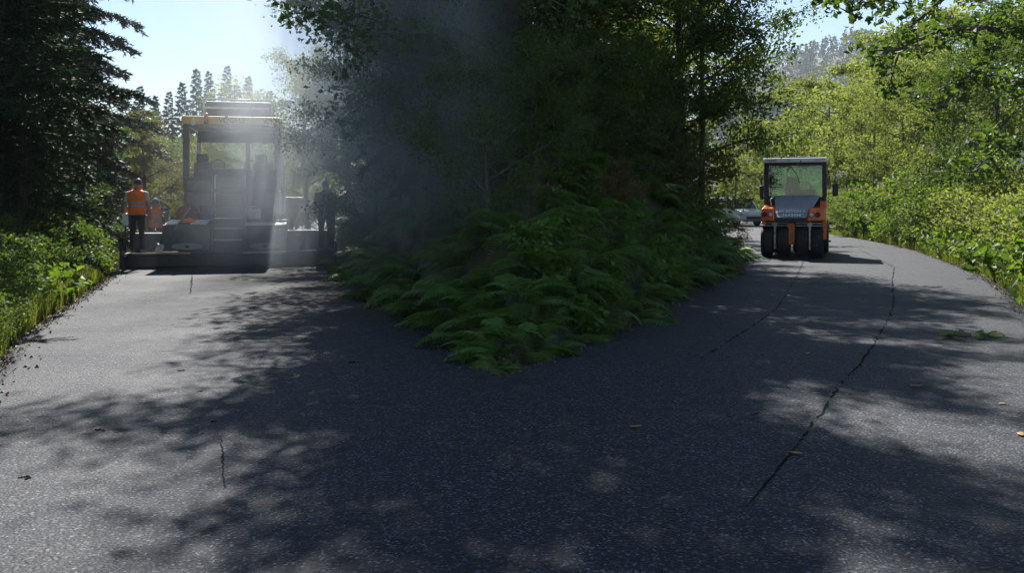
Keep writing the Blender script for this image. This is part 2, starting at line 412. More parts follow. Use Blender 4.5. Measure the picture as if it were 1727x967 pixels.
# road: flat mat with a ragged sloping shoulder
def make_road():
    bm = bmesh.new()
    n = len(outline)
    def ring(off, z, jit):
        vs_ = []
        for i in range(n):
            a = Vector(outline[i - 1]); b = Vector(outline[(i + 1) % n]); t = (b - a).normalized(); nn = Vector((t.y, -t.x))
            o_ = off + (random.uniform(-jit, jit) if off else 0)
            vs_.append(bm.verts.new((outline[i][0] + nn.x * o_, outline[i][1] + nn.y * o_, z)))
        return vs_
    r0 = ring(0, 0, 0); r1 = ring(.10, -.018, .02); r2 = ring(.26, -.095, .05)
    bm.faces.new(r0)
    for a, b in ((r0, r1), (r1, r2)):
        for i in range(n):
            bm.faces.new((a[i], b[i], b[(i + 1) % n], a[(i + 1) % n]))
    bmesh.ops.recalc_face_normals(bm, faces=bm.faces)
    bmesh.ops.triangulate(bm, faces=[f for f in bm.faces if len(f.verts) > 4])
    me = bpy.data.meshes.new('road'); bm.to_mesh(me); bm.free()
    o = tag(add('road', me, M['asphalt']), kind='structure')
    if me.polygons[0].normal.z < 0: me.flip_normals()
    return o
road = make_road()
# open joints and drag lines left in the mat
def joint(pxs, w0, seedv, gap=.25):
    rnd = random.Random(seedv); mb = MB()
    pts = [Vector((X(px, 2400 / (py - HOR)), 2400 / (py - HOR), .004)) for px, py in pxs]
    dense = []
    for a, b in zip(pts, pts[1:]):
        k = max(2, int((b - a).length / (.03 if w0 < .0115 else .07)))
        dense += [a.lerp(b, i / k) for i in range(k)]
    dense.append(pts[-1])
    on = True; run = []
    def flush(run):
        if len(run) < 3: return
        t = (run[-1] - run[0]).normalized(); nn = Vector((t.y, -t.x, 0)); L, Rr = [], []
        for i, p in enumerate(run):
            f = max(0.0, math.sin(math.pi * i / (len(run) - 1))) ** .6
            q = p + nn * rnd.gauss(0, .0035 if w0 < .0115 else .009); ww = w0 * f * rnd.uniform(.4, 1.3) + .0005
            L.append(q - nn * ww); Rr.append(q + nn * ww)
        k = len(run); mb._add(L + Rr, [(i, i + 1, k + i + 1, k + i) for i in range(k - 1)])
    for i, p in enumerate(dense):
        run.append(p)
        if rnd.random() < gap * .12: flush(run); run = []
    flush(run)
    return mb.build('joint', M['bitumen'], road)
joint([(1357, 437), (1346, 462), (1338, 477), (1309, 522), (1261, 556), (1182, 607)], .012, 1, .9)
joint([(1448, 420), (1508, 451), (1505, 477), (1508, 510), (1496, 544), (1476, 578), (1448, 618), (1414, 652), (1397, 680), (1366, 723)], .013, 2, .9)
joint([(1362, 728), (1338, 760), (1318, 785), (1301, 805), (1280, 832), (1259, 856)], .009, 3, .35)
joint([(372, 735), (376, 770), (379, 830)], .005, 4, 0)
joint([(325, 455), (323, 478), (321, 498)], .012, 5, .2)
joint([(1262, 703), (1282, 697)], .012, 6, 0)

# ------------------------------------------------------------------ vegetation builders
def unit(a): return a / (np.linalg.norm(a, axis=-1, keepdims=True) + 1e-9)
def leaves_mesh(name, P, size, aspect=.55, up=.5, r=None, droop=0.0):
    """one folded leaf per point"""
    r = r or rng; n = len(P)
    d = r.normal(size=(n, 3)); d[:, 2] = d[:, 2] * .6 - droop; d = unit(d)
    nn = r.normal(size=(n, 3)); nn[:, 2] += up * 2; nn = unit(nn)
    s = unit(np.cross(d, nn)); nn = np.cross(s, d)
    L = (size * r.uniform(.6, 1.3, n))[:, None]; W = L * aspect * .5
    base = P - d * L * .5; tip = P + d * L * .5 - nn * L * .10
    a = P + s * W + nn * L * .08 - d * L * .06; b = P - s * W + nn * L * .08 - d * L * .06
    V = np.stack([base, a, tip, b], 1).reshape(-1, 3)
    i = np.arange(n)[:, None] * 4
    Fc = np.concatenate([i + np.array([[0, 1, 2]]), i + np.array([[0, 2, 3]])], 1).reshape(-1, 3)
    return mesh_np(name, V, Fc)
def bez(a, b, c, n):
    t = np.linspace(0, 1, n)[:, None]
    return (1 - t) ** 2 * a + 2 * t * (1 - t) * b + t ** 2 * c
def gen_tree(name, seed, h, base, rad, nleaf, lsize, nlimb=13, trunk_r=.13, shape='round', lean=.0, spread=.32):
    r = np.random.default_rng(seed)
    wood = MB(); tips = []
    ln = r.uniform(-1, 1, 2) * lean
    tp = [np.array([ln[0] * (t ** 1.5) * h + math.sin(t * 5 + seed) * .05 * h * .2, ln[1] * (t ** 1.5) * h + math.cos(t * 4 + seed) * .05 * h * .2, t * h * .95]) for t in np.linspace(0, 1, 9)]
    wood.tube(tp, [trunk_r * (1 - .88 * t) for t in np.linspace(0, 1, 9)], 8)
    tp = np.array(tp)
    for i in range(nlimb):
        t = base + (1 - base) * (i + r.uniform(0, .8)) / nlimb * .95
        f = (t - base) / (1 - base)
        prof = (math.sin(math.pi * (.18 + .78 * f)) ** .8) if shape == 'round' else (1.02 - .85 * f)
        start = np.array([np.interp(t, np.linspace(0, 1, 9), tp[:, k]) for k in range(3)])
        az = i * 2.4 + r.uniform(-.5, .5); L = rad * prof * r.uniform(.75, 1.15)
        rise = L * r.uniform(.15, .7)
        end = start + np.array([math.cos(az) * L, math.sin(az) * L, rise])
        mid = start + (end - start) * .5 + np.array([0, 0, L * r.uniform(.0, .18)])
        c = bez(start, mid, end, 7); wr = trunk_r * .42 * (1 - .6 * t)
        wood.tube(c, [wr * (1 - .8 * k / 6) + .006 for k in range(7)], 5, caps=False)
        for k in range(2, 7):
            for q in range(2):
                d = unit(r.normal(size=3) + unit(end - start) * .8) * L * r.uniform(.22, .5); d[2] *= .7
                e = c[k] + d; tips.append((c[k], e))
                wood.tube([c[k], (c[k] + e) / 2 + np.array([0, 0, .03]), e], [wr * .35 + .004, wr * .2 + .003, .003], 4, caps=False)
    A = np.array([t[0] for t in tips]); B = np.array([t[1] for t in tips])
    wts = np.linalg.norm(B - A, axis=1); wts = wts / wts.sum()
    k = r.choice(len(tips), nleaf, p=wts); u = r.beta(1.6, 1.0, nleaf)[:, None]
    ln_ = np.linalg.norm(B - A, axis=1)[k][:, None]
    P = A[k] + (B[k] - A[k]) * u * 1.12 + r.normal(size=(nleaf, 3)) * (ln_ * spread * .6 + .05) * np.array([1, 1, .7])
    P = P[P[:, 2] > .03]
    lm = leaves_mesh(name + '_leaves', P, lsize, .62, .45, r, .25)
    return wood.mesh(name + '_wood'), lm
def gen_spruce(name, seed, h, rad, nbr, nlet, nneedle, base=.06, needle=.06, trunk_r=.16, droop=.35, cut=0.0):
    r = np.random.default_rng(seed); wood = MB(); TV = []
    wood.tube([(0, 0, 0), (0, 0, h * .5), (0, 0, h)], [trunk_r, trunk_r * .6, .01], 8)
    for i in range(nbr):
        t = base + (1 - base) * (i + r.uniform(0, .7)) / nbr
        L = rad * (1 - t) ** .75 * r.uniform(.7, 1.15) + .12
        az = i * 2.39996 + r.uniform(-.3, .3); ca, sa = math.cos(az), math.sin(az)
        s = np.array([0, 0, t * h]); lift = (.25 if t > .6 else .0)
        e = s + np.array([ca * L, sa * L, L * (lift - droop * (1 - t))]); m = s + np.array([ca * L * .5, sa * L * .5, L * (.10 + lift * .4)])
        if L < .5: m = (s + e) / 2
        c = bez(s, m, e, 8)
        wood.tube(c, [max(.004, (.016 + .010 * L) * (1 - .85 * k / 7)) for k in range(8)], 4, caps=False)
        nl = max(4, int(nlet * L / rad)); side = np.array([-sa, ca, 0])
        for q in range(nl):
            u = .12 + .88 * (q + r.uniform(0, 1)) / nl
            p0 = np.array([np.interp(u, np.linspace(0, 1, 8), c[:, k]) for k in range(3)])
            ll = (.16 + .30 * (1 - u)) * r.uniform(.6, 1.3) * min(1.6, .5 + L * .45)
            sg = 1 if q % 2 else -1
            d = unit(np.array([ca, sa, 0]) * .9 + side * sg * r.uniform(.3, 1.1) + np.array([0, 0, -r.uniform(.1, .9)]))
            nn = nneedle
            uu = r.uniform(0, 1, nn)[:, None]
            base_p = p0 + d * ll * uu - np.array([0, 0, 1]) * (uu ** 2) * ll * .25
            nd_ = unit(r.normal(size=(nn, 3)) * .75 + d * .9)
            wv = unit(np.cross(nd_, r.normal(size=(nn, 3)))) * needle * .20
            tip = base_p + nd_ * needle * r.uniform(.7, 1.5, nn)[:, None]
            TV.append(np.stack([base_p - wv, base_p + wv, tip], 1))
    V = np.concatenate(TV).reshape(-1, 3)
    lm = mesh_np(name + '_needles', V, np.arange(len(V)).reshape(-1, 3))
    return wood.mesh(name + '_wood'), lm
def plant(kind, protos, mats, loc, h, ph, wscale=1.0, rz=None, label=None, cat='tree', group=None, parts=('trunk', 'crown'), tilt=(0, 0)):
    wm, lm = protos
    o = empty(kind, loc, random.uniform(0, 6.28) if rz is None else rz)
    s = h / ph; o.scale = (s * wscale, s * wscale, s); o.rotation_euler[0] = tilt[0]; o.rotation_euler[1] = tilt[1]
    a = bpy.data.objects.new(parts[0], wm); link(a, o)
    b = bpy.data.objects.new(parts[1], lm); link(b, o); b['kind'] = 'stuff'
    for ob, mt in ((a, mats[0]), (b, mats[1])):
        if len(ob.data.materials) == 0: ob.data.materials.append(mt)
        ob.material_slots[0].link = 'OBJECT'; ob.material_slots[0].material = mt
    return tag(o, label, cat, group)
T_ALDER = gen_tree('alder', 3, 10, .22, 2.3, 17000, .115, 17, .13, 'round', .05)
T_BROAD = gen_tree('broad', 5, 9, .18, 3.2, 21000, .115, 18, .15, 'round', .04)
T_BUSHY = gen_tree('bushy', 8, 5, .04, 2.3, 15000, .085, 18, .07, 'round', .05)
T_CONE = gen_tree('conebush', 9, 5, .05, 1.5, 13000, .075, 20, .06, 'cone', .02)
T_FAR = gen_tree('farleaf', 13, 9, .10, 3.0, 11000, .17, 15, .14, 'round', .05)
B_A = gen_tree('bush_a', 21, 2.0, .04, 1.15, 4200, .085, 13, .03, 'round', .08)
B_B = gen_tree('bush_b', 22, 2.0, .04, 1.3, 3800, .10, 12, .03, 'round', .1)
S_BIG = gen_spruce('big_spruce', 31, 8.5, 3.5, 100, 72, 40, .43, .085, .20, .12)
S_MID = gen_spruce('mid_spruce', 32, 12, 2.3, 130, 44, 28, .03, .10, .14, .35)
S_FAR = gen_spruce('far_spruce', 33, 13, 1.75, 120, 24, 12, .04, .19, .12, .38)

# ------------------------------------------------------------------ the wooded nose between the two roads
def on(px, Y, dz=0): x = X(px, Y); return (x, Y, Hs(x, Y) + dz)
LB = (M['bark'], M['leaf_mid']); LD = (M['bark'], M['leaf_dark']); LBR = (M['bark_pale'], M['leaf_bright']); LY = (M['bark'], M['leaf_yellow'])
SP = (M['bark'], M['needle']); SF = (M['bark'], M['needle_far'])
G = 'trees on the wooded bank between the two roads'
for px, Y, pro, ph, h, ws, mt, lab in [
    (960, 19.0, T_ALDER, 10, 8.5, 1.0, LB, 'slim dark trunked tree nearest the tip of the fern bank'),
    (990, 21.0, T_ALDER, 10, 8.5, 1.05, LB, 'slim tree with paired trunk just behind the fern bank tip'),
    (1135, 21.5, T_ALDER, 10, 7.5, 1.15, LB, 'leafy tree with thin straight trunk above the ferns towards the roller'),
    (1150, 22.0, T_BROAD, 9, 7.8, .9, LB, 'broad leafy tree leaning over the bank edge left of the roller'),
    (1180, 21.5, T_BROAD, 9, 8.0, .72, LB, 'leafy tree whose crown borders the sky gap above the roller'),
    (1075, 27.0, T_BROAD, 9, 4.8, 1.2, LBR, 'tall broad tree in the middle of the bank behind slim trunks'),
    (850, 26.0, T_BROAD, 9, 9.5, .9, LB, 'broad green tree at the crest of the bank'),
    (830, 17.5, S_MID, 12, 9.0, 1.2, SP, 'dark spruce added at the front of the wooded bank to shade the road'),  # put in so that its shadow reaches the near road
    (725, 15.6, T_BROAD, 9, 13.0, .46, LD, 'tall dark tree added on the bank to arch over and shade the paver road'),  # added for the shade its high crown drops on the foreground
    (765, 16.8, S_MID, 12, 13.0, .75, SP, 'dense dark spruce added for shade on the smoke covered side of the bank tip'),  # added to darken the near asphalt with its cast shadow
    (698, 16.2, T_ALDER, 10, 12.5, .85, LD, 'slender dark tree added for shade beside the tall arching tree on the bank'),  # extra crown added to block sun above the centre foreground
    (795, 16.5, T_BROAD, 9, 9.5, .8, LD, 'dark leafy tree leaning from the smoke covered side of the bank tip'),
    (760, 20.0, T_BROAD, 9, 11.0, 1.0, LD, 'dark leafy tree over the smoke covered side of the bank'),
    (725, 23.5, T_BROAD, 9, 10.5, .8, LD, 'dark leafy tree half lost in smoke right of the paver'),
    (672, 27.0, T_ALDER, 10, 10.0, 1.0, LB, 'smoke veiled leafy tree right of the paver canopy'),
    (520, 37.0, T_BROAD, 9, 8.3, .9, LBR, 'bright hazy tree behind the smoke above the paver roof'),
    (590, 34.0, T_FAR, 9, 6.0, 1.1, LB, 'hazy leafy tree just right of the bright smoke column'),
    (1000, 34.0, T_FAR, 9, 5, 1.4, LBR, 'sunlit pale green tree glimpsed behind the slim trunks'),
    (1120, 38.0, T_FAR, 9, 8.5, 1.2, LBR, 'sunlit yellow green tree seen through the bank foliage'),
    (860, 40.0, T_FAR, 9, 14, 1.1, LB, 'tall tree deep behind the crest of the bank'),
    (740, 36.0, T_FAR, 9, 12, 1.1, LB, 'tree deep in the smoke beyond the bank'),
]:
    plant('leafy_tree' if pro is not S_MID else 'spruce_tree', pro, mt, on(px, Y, -.1), h, ph, ws, label=lab, group=G)
for px, Y, h, ws, lab in [
    (822, 12.6, 3.0, .8, 'dark bushy young tree rising from the ferns at the bank tip'),
    (765, 15.0, 3.6, .9, 'dark bushy young tree on the smoky flank of the bank tip'),
    (905, 14.0, 2.3, .9, 'dark bushy young tree above the ferns right of the bank tip'),
    (975, 16.5, 2.6, .9, 'dark bushy young tree below the slim trunks'),
    (700, 18.0, 4.2, .9, 'dark bushy young tree in thin smoke above the bank ferns'),
    (635, 20.5, 4.6, .9, 'dark bushy young tree on the bank nearest the paver'),
    (1050, 18.5, 2.6, .9, 'dark bushy young tree halfway along the fern bank'),
    (1120, 22.0, 2.8, .9, 'dark bushy young tree over the ferns towards the roller'),
    (628, 24.5, 4.0, .9, 'bushy young tree in smoke beside the paver front'),
    (850, 18.5, 5.5, .9, 'tall dark bushy tree behind the bank tip')]:
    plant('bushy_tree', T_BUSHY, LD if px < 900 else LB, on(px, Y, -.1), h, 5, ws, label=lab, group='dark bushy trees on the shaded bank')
for px, Y, h, lab in [(800, 22.5, 12.5, 'tall dark spruce behind the bank tip'), (735, 27, 13, 'tall dark spruce lost in smoke above the bank')]:
    plant('spruce_tree', S_MID, SP, on(px, Y, -.1), h, 12, 1.25, label=lab, group=G)
# dark shrubs filling the upper bank
k = 0
for i in range(60):
    Y = random.uniform(11.5, 30); x = random.uniform(-8, 10)
    d = rdist(x, Y)
    xl = np.interp(Y, [8, 12.7, 20.5, 32], [-.4, -1.65, -4.08, -7.5]); xr_ = np.interp(Y, [8, 13, 23.3, 31], [0, 2.25, 6.2, 7.9])
    if x < xl or x > xr_ or d < 1.5: continue
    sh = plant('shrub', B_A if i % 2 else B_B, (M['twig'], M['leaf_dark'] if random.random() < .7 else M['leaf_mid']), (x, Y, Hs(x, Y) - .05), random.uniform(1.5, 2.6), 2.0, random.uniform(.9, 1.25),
               label='dark leafy shrub above the ferns on the shaded bank', cat='shrub', group='shrubs on the shaded bank', parts=('stem', 'foliage'))
plant('shrub', B_A, (M['twig'], M['red_leaf']), on(1025, 15.0), 1.0, 2.0, 1.0, label='rusty brown leaved shrub amid the dark bank above the ferns', cat='shrub', parts=('stem', 'foliage'))
plant('shrub', B_B, (M['twig'], M['leaf_yellow']), on(1165, 20.5), 1.9, 2.0, 1.0, label='dry yellowish shrub at the bank edge left of the roller', cat='shrub', parts=('stem', 'foliage'))
plant('shrub', B_A, (M['twig'], M['red_leaf']), on(1222, 22.5), .75, 2.0, 1.2, label='low reddish dry shrub at the road edge left of the roller', cat='shrub', parts=('stem', 'foliage'))

# ferns: each a clump of arching fronds
def frond_mesh(name, L, arch, npin, seedv):
    r = np.random.default_rng(seedv); V, Fc = [], []
    t = np.linspace(0, 1, 14)
    cx = L * (t - .10 * t ** 2) * .92; cz = L * (arch * t - arch * 1.25 * t ** 2.2)
    for i in range(13):                                           # rachis strip
        w0, w1 = .007 * (1 - t[i]) + .0015, .007 * (1 - t[i + 1]) + .0015; b = len(V)
        V += [(cx[i], -w0, cz[i]), (cx[i], w0, cz[i]), (cx[i + 1], w1, cz[i + 1]), (cx[i + 1], -w1, cz[i + 1])]; Fc.append((b, b + 1, b + 2, b + 3))
    for q in range(npin):
        u = .14 + .86 * q / npin; px_ = np.interp(u, t, cx); pz = np.interp(u, t, cz)
        ln_ = L * .24 * (math.sin(math.pi * min(1, .22 + .80 * u)) ** .9) * r.uniform(.88, 1.1) + .01; ww = L * .86 / npin * .42
        for sgn in (-1, 1):
            dz = -.22 * ln_ + r.normal() * .01; sweep = ln_ * .28; b = len(V)
            V += [(px_ - ww * .6, 0, pz), (px_ + ww * .6, 0, pz), (px_ + sweep * .55 + ww, sgn * ln_ * .5, pz + .02 * ln_), (px_ + sweep * .45 - ww * .7, sgn * ln_ * .5, pz + .02 * ln_),
                  (px_ + sweep, sgn * ln_, pz + dz)]
            Fc.append((b, b + 1, b + 2, b + 3)); Fc.append((b + 3, b + 2, b + 4, b + 4))
    V = np.array(V); tri = []
    for f in Fc:
        tri.append((f[0], f[1], f[2]))
        if f[3] != f[2]: tri.append((f[0], f[2], f[3]))
    return mesh_np(name, V, np.array(tri))
FR = [frond_mesh('frond', .95, .62, 20, 1), frond_mesh('frond', 1.05, .45, 22, 2), frond_mesh('frond', .85, .75, 18, 3)]
for m_ in FR: m_.materials.append(M['fern'])
placed = []
tries = 0
while len(placed) < 240 and tries < 9000:
    tries += 1
    Y = 8.15 + 19 * random.random() ** 1.5; x = random.uniform(-7, 8)
    xl = np.interp(Y, [8, 8.75, 12.7, 20.5, 32], [-.15, -.45, -1.65, -4.08, -7.5]); xr_ = np.interp(Y, [8, 8.6, 10.76, 13, 16, 23.3, 31], [-.1, .26, 1.31, 2.25, 3.4, 6.2, 7.9])
    if not (xl < x < xr_): continue
    d = rdist(x, Y)
    if d < (.24 if Y < 11 else .2) or d > 3.4: continue
    if any((x - a) ** 2 + (Y - b) ** 2 < (.31 if Y < 11.5 else .42 if Y < 16 else .55) ** 2 for a, b in placed): continue
    placed.append((x, Y))
    # slope direction (towards the nearer road)
    left = (x - xl) < (xr_ - x); az = (math.pi + .35) if left else -.35
    o = empty('fern', (x, Y, Hs(x, Y) - .02), 0); s = random.uniform(.75, 1.25) * (.62 if Y < 9.6 else .85 if Y < 11 else 1); o.scale = (s, s, s)
    tag(o, 'dark green fern clump with arching fronds on the shaded bank', 'fern', 'ferns on the shaded bank between the roads')
    nf = random.randint(6, 8)
    for q in range(nf):
        a = az + random.uniform(-1.5, 1.5) if q < nf - 2 else random.uniform(0, 6.28)
        f = bpy.data.objects.new('frond', random.choice(FR)); link(f, o)
        f.rotation_euler = (random.uniform(-.25, .25), random.uniform(-.35, .25), a); f.scale = (random.uniform(.8, 1.15),) * 3

for x, Y, s in [(-.12, 8.62, .5), (-.22, 8.95, .6), (-.05, 9.15, .65), (-.3, 9.4, .65), (.12, 9.35, .6), (-.1, 9.7, .75), (.3, 9.8, .7), (-.4, 10.0, .75), (.1, 10.1, .8), (.5, 10.4, .75), (-.25, 10.5, .85), (.2, 10.7, .85), (-.05, 8.3, .4)]:
    o = empty('fern', (x, Y, Hs(x, Y) - .02), 0); o.scale = (s, s, s)
    tag(o, 'dark green fern clump with arching fronds on the shaded bank', 'fern', 'ferns on the shaded bank between the roads')
    for q in range(8):
        f = bpy.data.objects.new('frond', random.choice(FR)); link(f, o)
        f.rotation_euler = (random.uniform(-.3, .3), random.uniform(-.45, .1), q * .8 + random.uniform(-.4, .4)); f.scale = (random.uniform(.7, 1.1),) * 3
# broad-leaved weeds
def weed_mesh(name, seedv, h, nst, nleaf, ls_, spread):
    r = np.random.default_rng(seedv); st = MB(); P = []
    for i in range(nst):
        az = r.uniform(0, 6.28); rr_ = spread * r.uniform(.1, 1); top = np.array([math.cos(az) * rr_, math.sin(az) * rr_, h * r.uniform(.6, 1.1)])
        b = np.array([math.cos(az) * .06, math.sin(az) * .06, 0]); c = bez(b, np.array([b[0], b[1], top[2] * .7]), top, 5)
        st.tube(c, [.008, .007, .006, .004, .002], 4, caps=False)
        for q in range(nleaf):
            u = r.uniform(.2, 1.05); p = np.array([np.interp(u, np.linspace(0, 1, 5), c[:, k_]) for k_ in range(3)])
            P.append(p + r.normal(size=3) * np.array([1, 1, .35]) * ls_ * .7)
    return st.mesh(name + '_stem'), leaves_mesh(name, np.array(P), ls_, .66, 1.1, r, .25)
WD = [weed_mesh('weed_a', 1, .75, 9, 16, .13, .4), weed_mesh('weed_b', 2, .55, 10, 13, .16, .5), weed_mesh('weed_c', 3, .95, 8, 24, .10, .4), weed_mesh('weed_d', 4, .45, 12, 18, .09, .5)]
def weed(i, loc, s, label, group, mat=None):
    return plant('weed', WD[i], (M['weed'], mat or M['weed']), loc, s, 1.0, 1.0, label=label, cat='plant', group=group, parts=('stem', 'foliage'))
def edge_scatter(poly, y0, y1, d0, d1, n, sep, sgn, bias=1.3):
    out = []; pts = np.array(sorted([(p[1], p[0]) for p in poly])); tr_ = 0
    while len(out) < n and tr_ < n * 60:
        tr_ += 1
        Y = y0 + (y1 - y0) * random.random() ** bias; x = np.interp(Y, pts[:, 0], pts[:, 1]) + sgn * random.uniform(d0, d1)
        if rdist(x, Y) < d0 * .8: continue
        if any((x - a) ** 2 + (Y - b) ** 2 < sep ** 2 for a, b in out): continue
        out.append((x, Y))
    return out
for x, Y in edge_scatter(left_side, 6.5, 26, .30, 3.2, 130, .36, -1):
    weed(random.randrange(4), (x, Y, Hs(x, Y)), random.uniform(.6, 1.1), 'sunlit broad leaved weed on the verge along the road to the paver', 'weeds on the verge beside the paver road')
for x, Y in edge_scatter(right_side, 11, 40, .30, 3.6, 175, .40, 1):
    weed(random.randrange(4), (x, Y, Hs(x, Y)), random.uniform(.8, 1.75), 'bright broad leaved weed on the verge along the road to the roller', 'weeds on the verge beside the roller road')
for i in range(70):
    Y = random.uniform(10, 22); xr_ = np.interp(Y, [8, 8.6, 10.76, 13, 16, 23.3], [-.1, .26, 1.31, 2.25, 3.4, 6.2]); x = xr_ - random.uniform(.3, 1.6)
    weed(random.choice((0, 1, 3)), (x, Y, Hs(x, Y)), random.uniform(.5, .9), 'dark broad leaved weed between the ferns on the shaded bank', 'weeds among the ferns', M['fern'])

# grass along both verges
def grass(name, pts, hmin, hmax, label):
    P = np.array(pts); n = len(P); r = rng
    hh = r.uniform(hmin, hmax, n)[:, None]; az = r.uniform(0, 6.28, n); d = np.stack([np.cos(az), np.sin(az), np.zeros(n)], 1)
    s = np.stack([-np.sin(az), np.cos(az), np.zeros(n)], 1) * .005
    up = np.array([0, 0, 1.0]); m_ = P + up * hh * .6 + d * hh * .12; tp = P + up * hh * .95 + d * hh * r.uniform(.2, .6, n)[:, None]
    V = np.stack([P - s, P + s, m_ + s * .8, m_ - s * .8, tp], 1).reshape(-1, 3); i = np.arange(n)[:, None] * 5
    Fc = np.concatenate([i + np.array([[0, 1, 2]]), i + np.array([[0, 2, 3]]), i + np.array([[3, 2, 4]])], 1).reshape(-1, 3)
    return tag(add(name, mesh_np(name, V, Fc), M['grass']), label, 'grass', kind='stuff')
def grass_pts(poly, y0, y1, d0, d1, n, sgn):
    pts = np.array(sorted([(p[1], p[0]) for p in poly])); Y = y0 + (y1 - y0) * rng.random(n) ** 1.5
    x = np.interp(Y, pts[:, 0], pts[:, 1]) + sgn * (d0 + (d1 - d0) * rng.random(n) ** 1.4)
    return np.stack([x, Y, H(x, Y) - .01], 1)
grass('grass', grass_pts(left_side, 5.5, 24, .27, 2.6, 26000, -1), .12, .55, 'long sunlit grass along the verge of the paver road')
grass('grass', grass_pts(right_side, 9, 46, .27, 3.0, 26000, 1), .10, .45, 'bright grass along the verge of the roller road')

# crumbs of asphalt, stones and dead leaves along the ragged road edges
def litter():
    r = np.random.default_rng(91); n = 16000
    seg = np.array([i for i in range(len(OUT)) if OUT[i, 1] < 34 and OUT[(i + 1) % len(OUT), 1] < 34 and OUT[i, 1] > 4])
    ln = np.sqrt(SL[seg]); k = r.choice(seg, n, p=ln / ln.sum()); t = r.random((n, 1)); b = SA[k] + SD[k] * t
    nn = np.stack([SD[k][:, 1], -SD[k][:, 0]], 1) / np.sqrt(SL[k])[:, None]
    p = b + nn * (.20 + r.normal(size=(n, 1)) * .14)
    d = road_dist(p[:, 0], p[:, 1]); z = np.where(d <= 0, .0, np.maximum(np.interp(d, [0, .1, .26, .3], [0, -.018, -.09, -.2]), H(p[:, 0], p[:, 1])))
    P = np.stack([p[:, 0], p[:, 1], z], 1); m = n // 2
    sz = r.gamma(2.0, .006, m)[:, None, None] + .004
    T = np.array([[1, 0, -.3], [-.5, .87, -.3], [-.5, -.87, -.3], [0, 0, .9]])[None] * sz * r.uniform(.6, 1.3, (m, 4, 3)) + P[:m, None, :]
    F4 = np.array([[0, 2, 1], [0, 1, 3], [1, 2, 3], [2, 0, 3]]); i = np.arange(m)[:, None, None] * 4
    tag(add('gravel', mesh_np('gravel', T.reshape(-1, 3), (i + F4[None]).reshape(-1, 3)), M['crumb']), 'loose stones and asphalt crumbs along the road edges', 'gravel', kind='stuff')
    tag(add('leaf_litter', leaves_mesh('leaf_litter', P[m:] + np.array([0, 0, .012]), .055, .5, 2.0, r), M['litter']), 'dead brown leaves scattered along the road edges', 'leaf litter', kind='stuff')
M['crumb'] = surf('stone_crumb', (.075, .072, .068), .9, var=.5, scale=30)
M['litter'] = leaf_mat('litter', (.045, .030, .014), (.16, .11, .05), .2)
litter()
# ------------------------------------------------------------------ trees left of the paver road
GL = 'trees on the far side of the paver road'
for px, Y, pro, ph, h, ws, mt, kind_, lab in [
    (-20, 13.8, S_BIG, 8.5, 7.0, 1.2, SP, 'spruce_tree', 'huge dark spruce overhanging the paver road with drooping boughs'),
    (40, 16.5, S_MID, 12, 8, .85, SP, 'spruce_tree', 'smaller dark spruce under the boughs of the huge spruce'),
    (70, 20.5, S_MID, 12, 12, .75, SP, 'spruce_tree', 'dark spruce standing just behind the huge overhanging spruce'),
    (-60, 17.0, S_MID, 12, 13, 1.1, SP, 'spruce_tree', 'dark spruce cut off by the picture edge behind the verge shrubs'),
    (15, 24.0, S_MID, 12, 14, 1.2, SP, 'spruce_tree', 'dark spruce filling the gloom behind the verge'),
    (80, 27.0, S_MID, 12, 15, 1.3, SP, 'spruce_tree', 'dark spruce deep in the wood left of the worker'),
    (105, 27.5, S_MID, 12, 10.5, .95, SP, 'spruce_tree', 'dark green spruce beside the yellow green young tree'),
    (243, 29.0, T_CONE, 5, 5.2, 1.15, LY, 'leafy_tree', 'sunlit yellow green young tree behind the standing worker'),
    (205, 31.0, T_CONE, 5, 5.0, 1.2, (M['bark'], M['leaf_mid']), 'leafy_tree', 'olive green young tree left of the yellow green one'),
    (285, 32.0, T_BUSHY, 5, 3.6, .8, LY, 'leafy_tree', 'low yellow green bushy tree directly left of the paver canopy post'),
]:
    plant(kind_, pro, mt, on(px, Y, -.1), h, ph, ws, label=lab, group=GL)
for i, (px, Y, h) in enumerate([(-40, 40, 6), (30, 44, 6.5), (100, 42, 6), (160, 46, 6), (215, 44, 5), (265, 47, 5.2), (315, 50, 5), (360, 49, 4.8), (410, 50, 4.8), (460, 48, 5), (500, 44, 4.5), (540, 46, 5.5), (300, 58, 6.5), (380, 60, 6.2), (450, 60, 6.5)]):
    plant('bushy_tree', T_BUSHY, LB if i % 3 else LY, on(px, Y, -.2), h, 5, 1.25, label='bushy tree in the wood edge behind the paver and young trees', group='bushy trees at the wood edge behind the paver')
GS = 'far spruces against the sky behind the paver'
for i, (px, Y, top) in enumerate([(262, 66, 156), (285, 70, 150), (307, 72, 134), (331, 74, 112), (352, 72, 116), (383, 84, 107), (419, 78, 124), (236, 60, 140), (455, 82, 150), (400, 90, 140)]):
    z0 = Hs(X(px, Y), Y); h = Z(top, Y) - z0
    plant('spruce_tree', S_FAR, SF, (X(px, Y), Y, z0 - .2), h, 13, random.uniform(.85, 1.1), label='far slender spruce against the pale sky behind the paver roof', group=GS)
GB = 'shrubs behind the verge of the paver road'
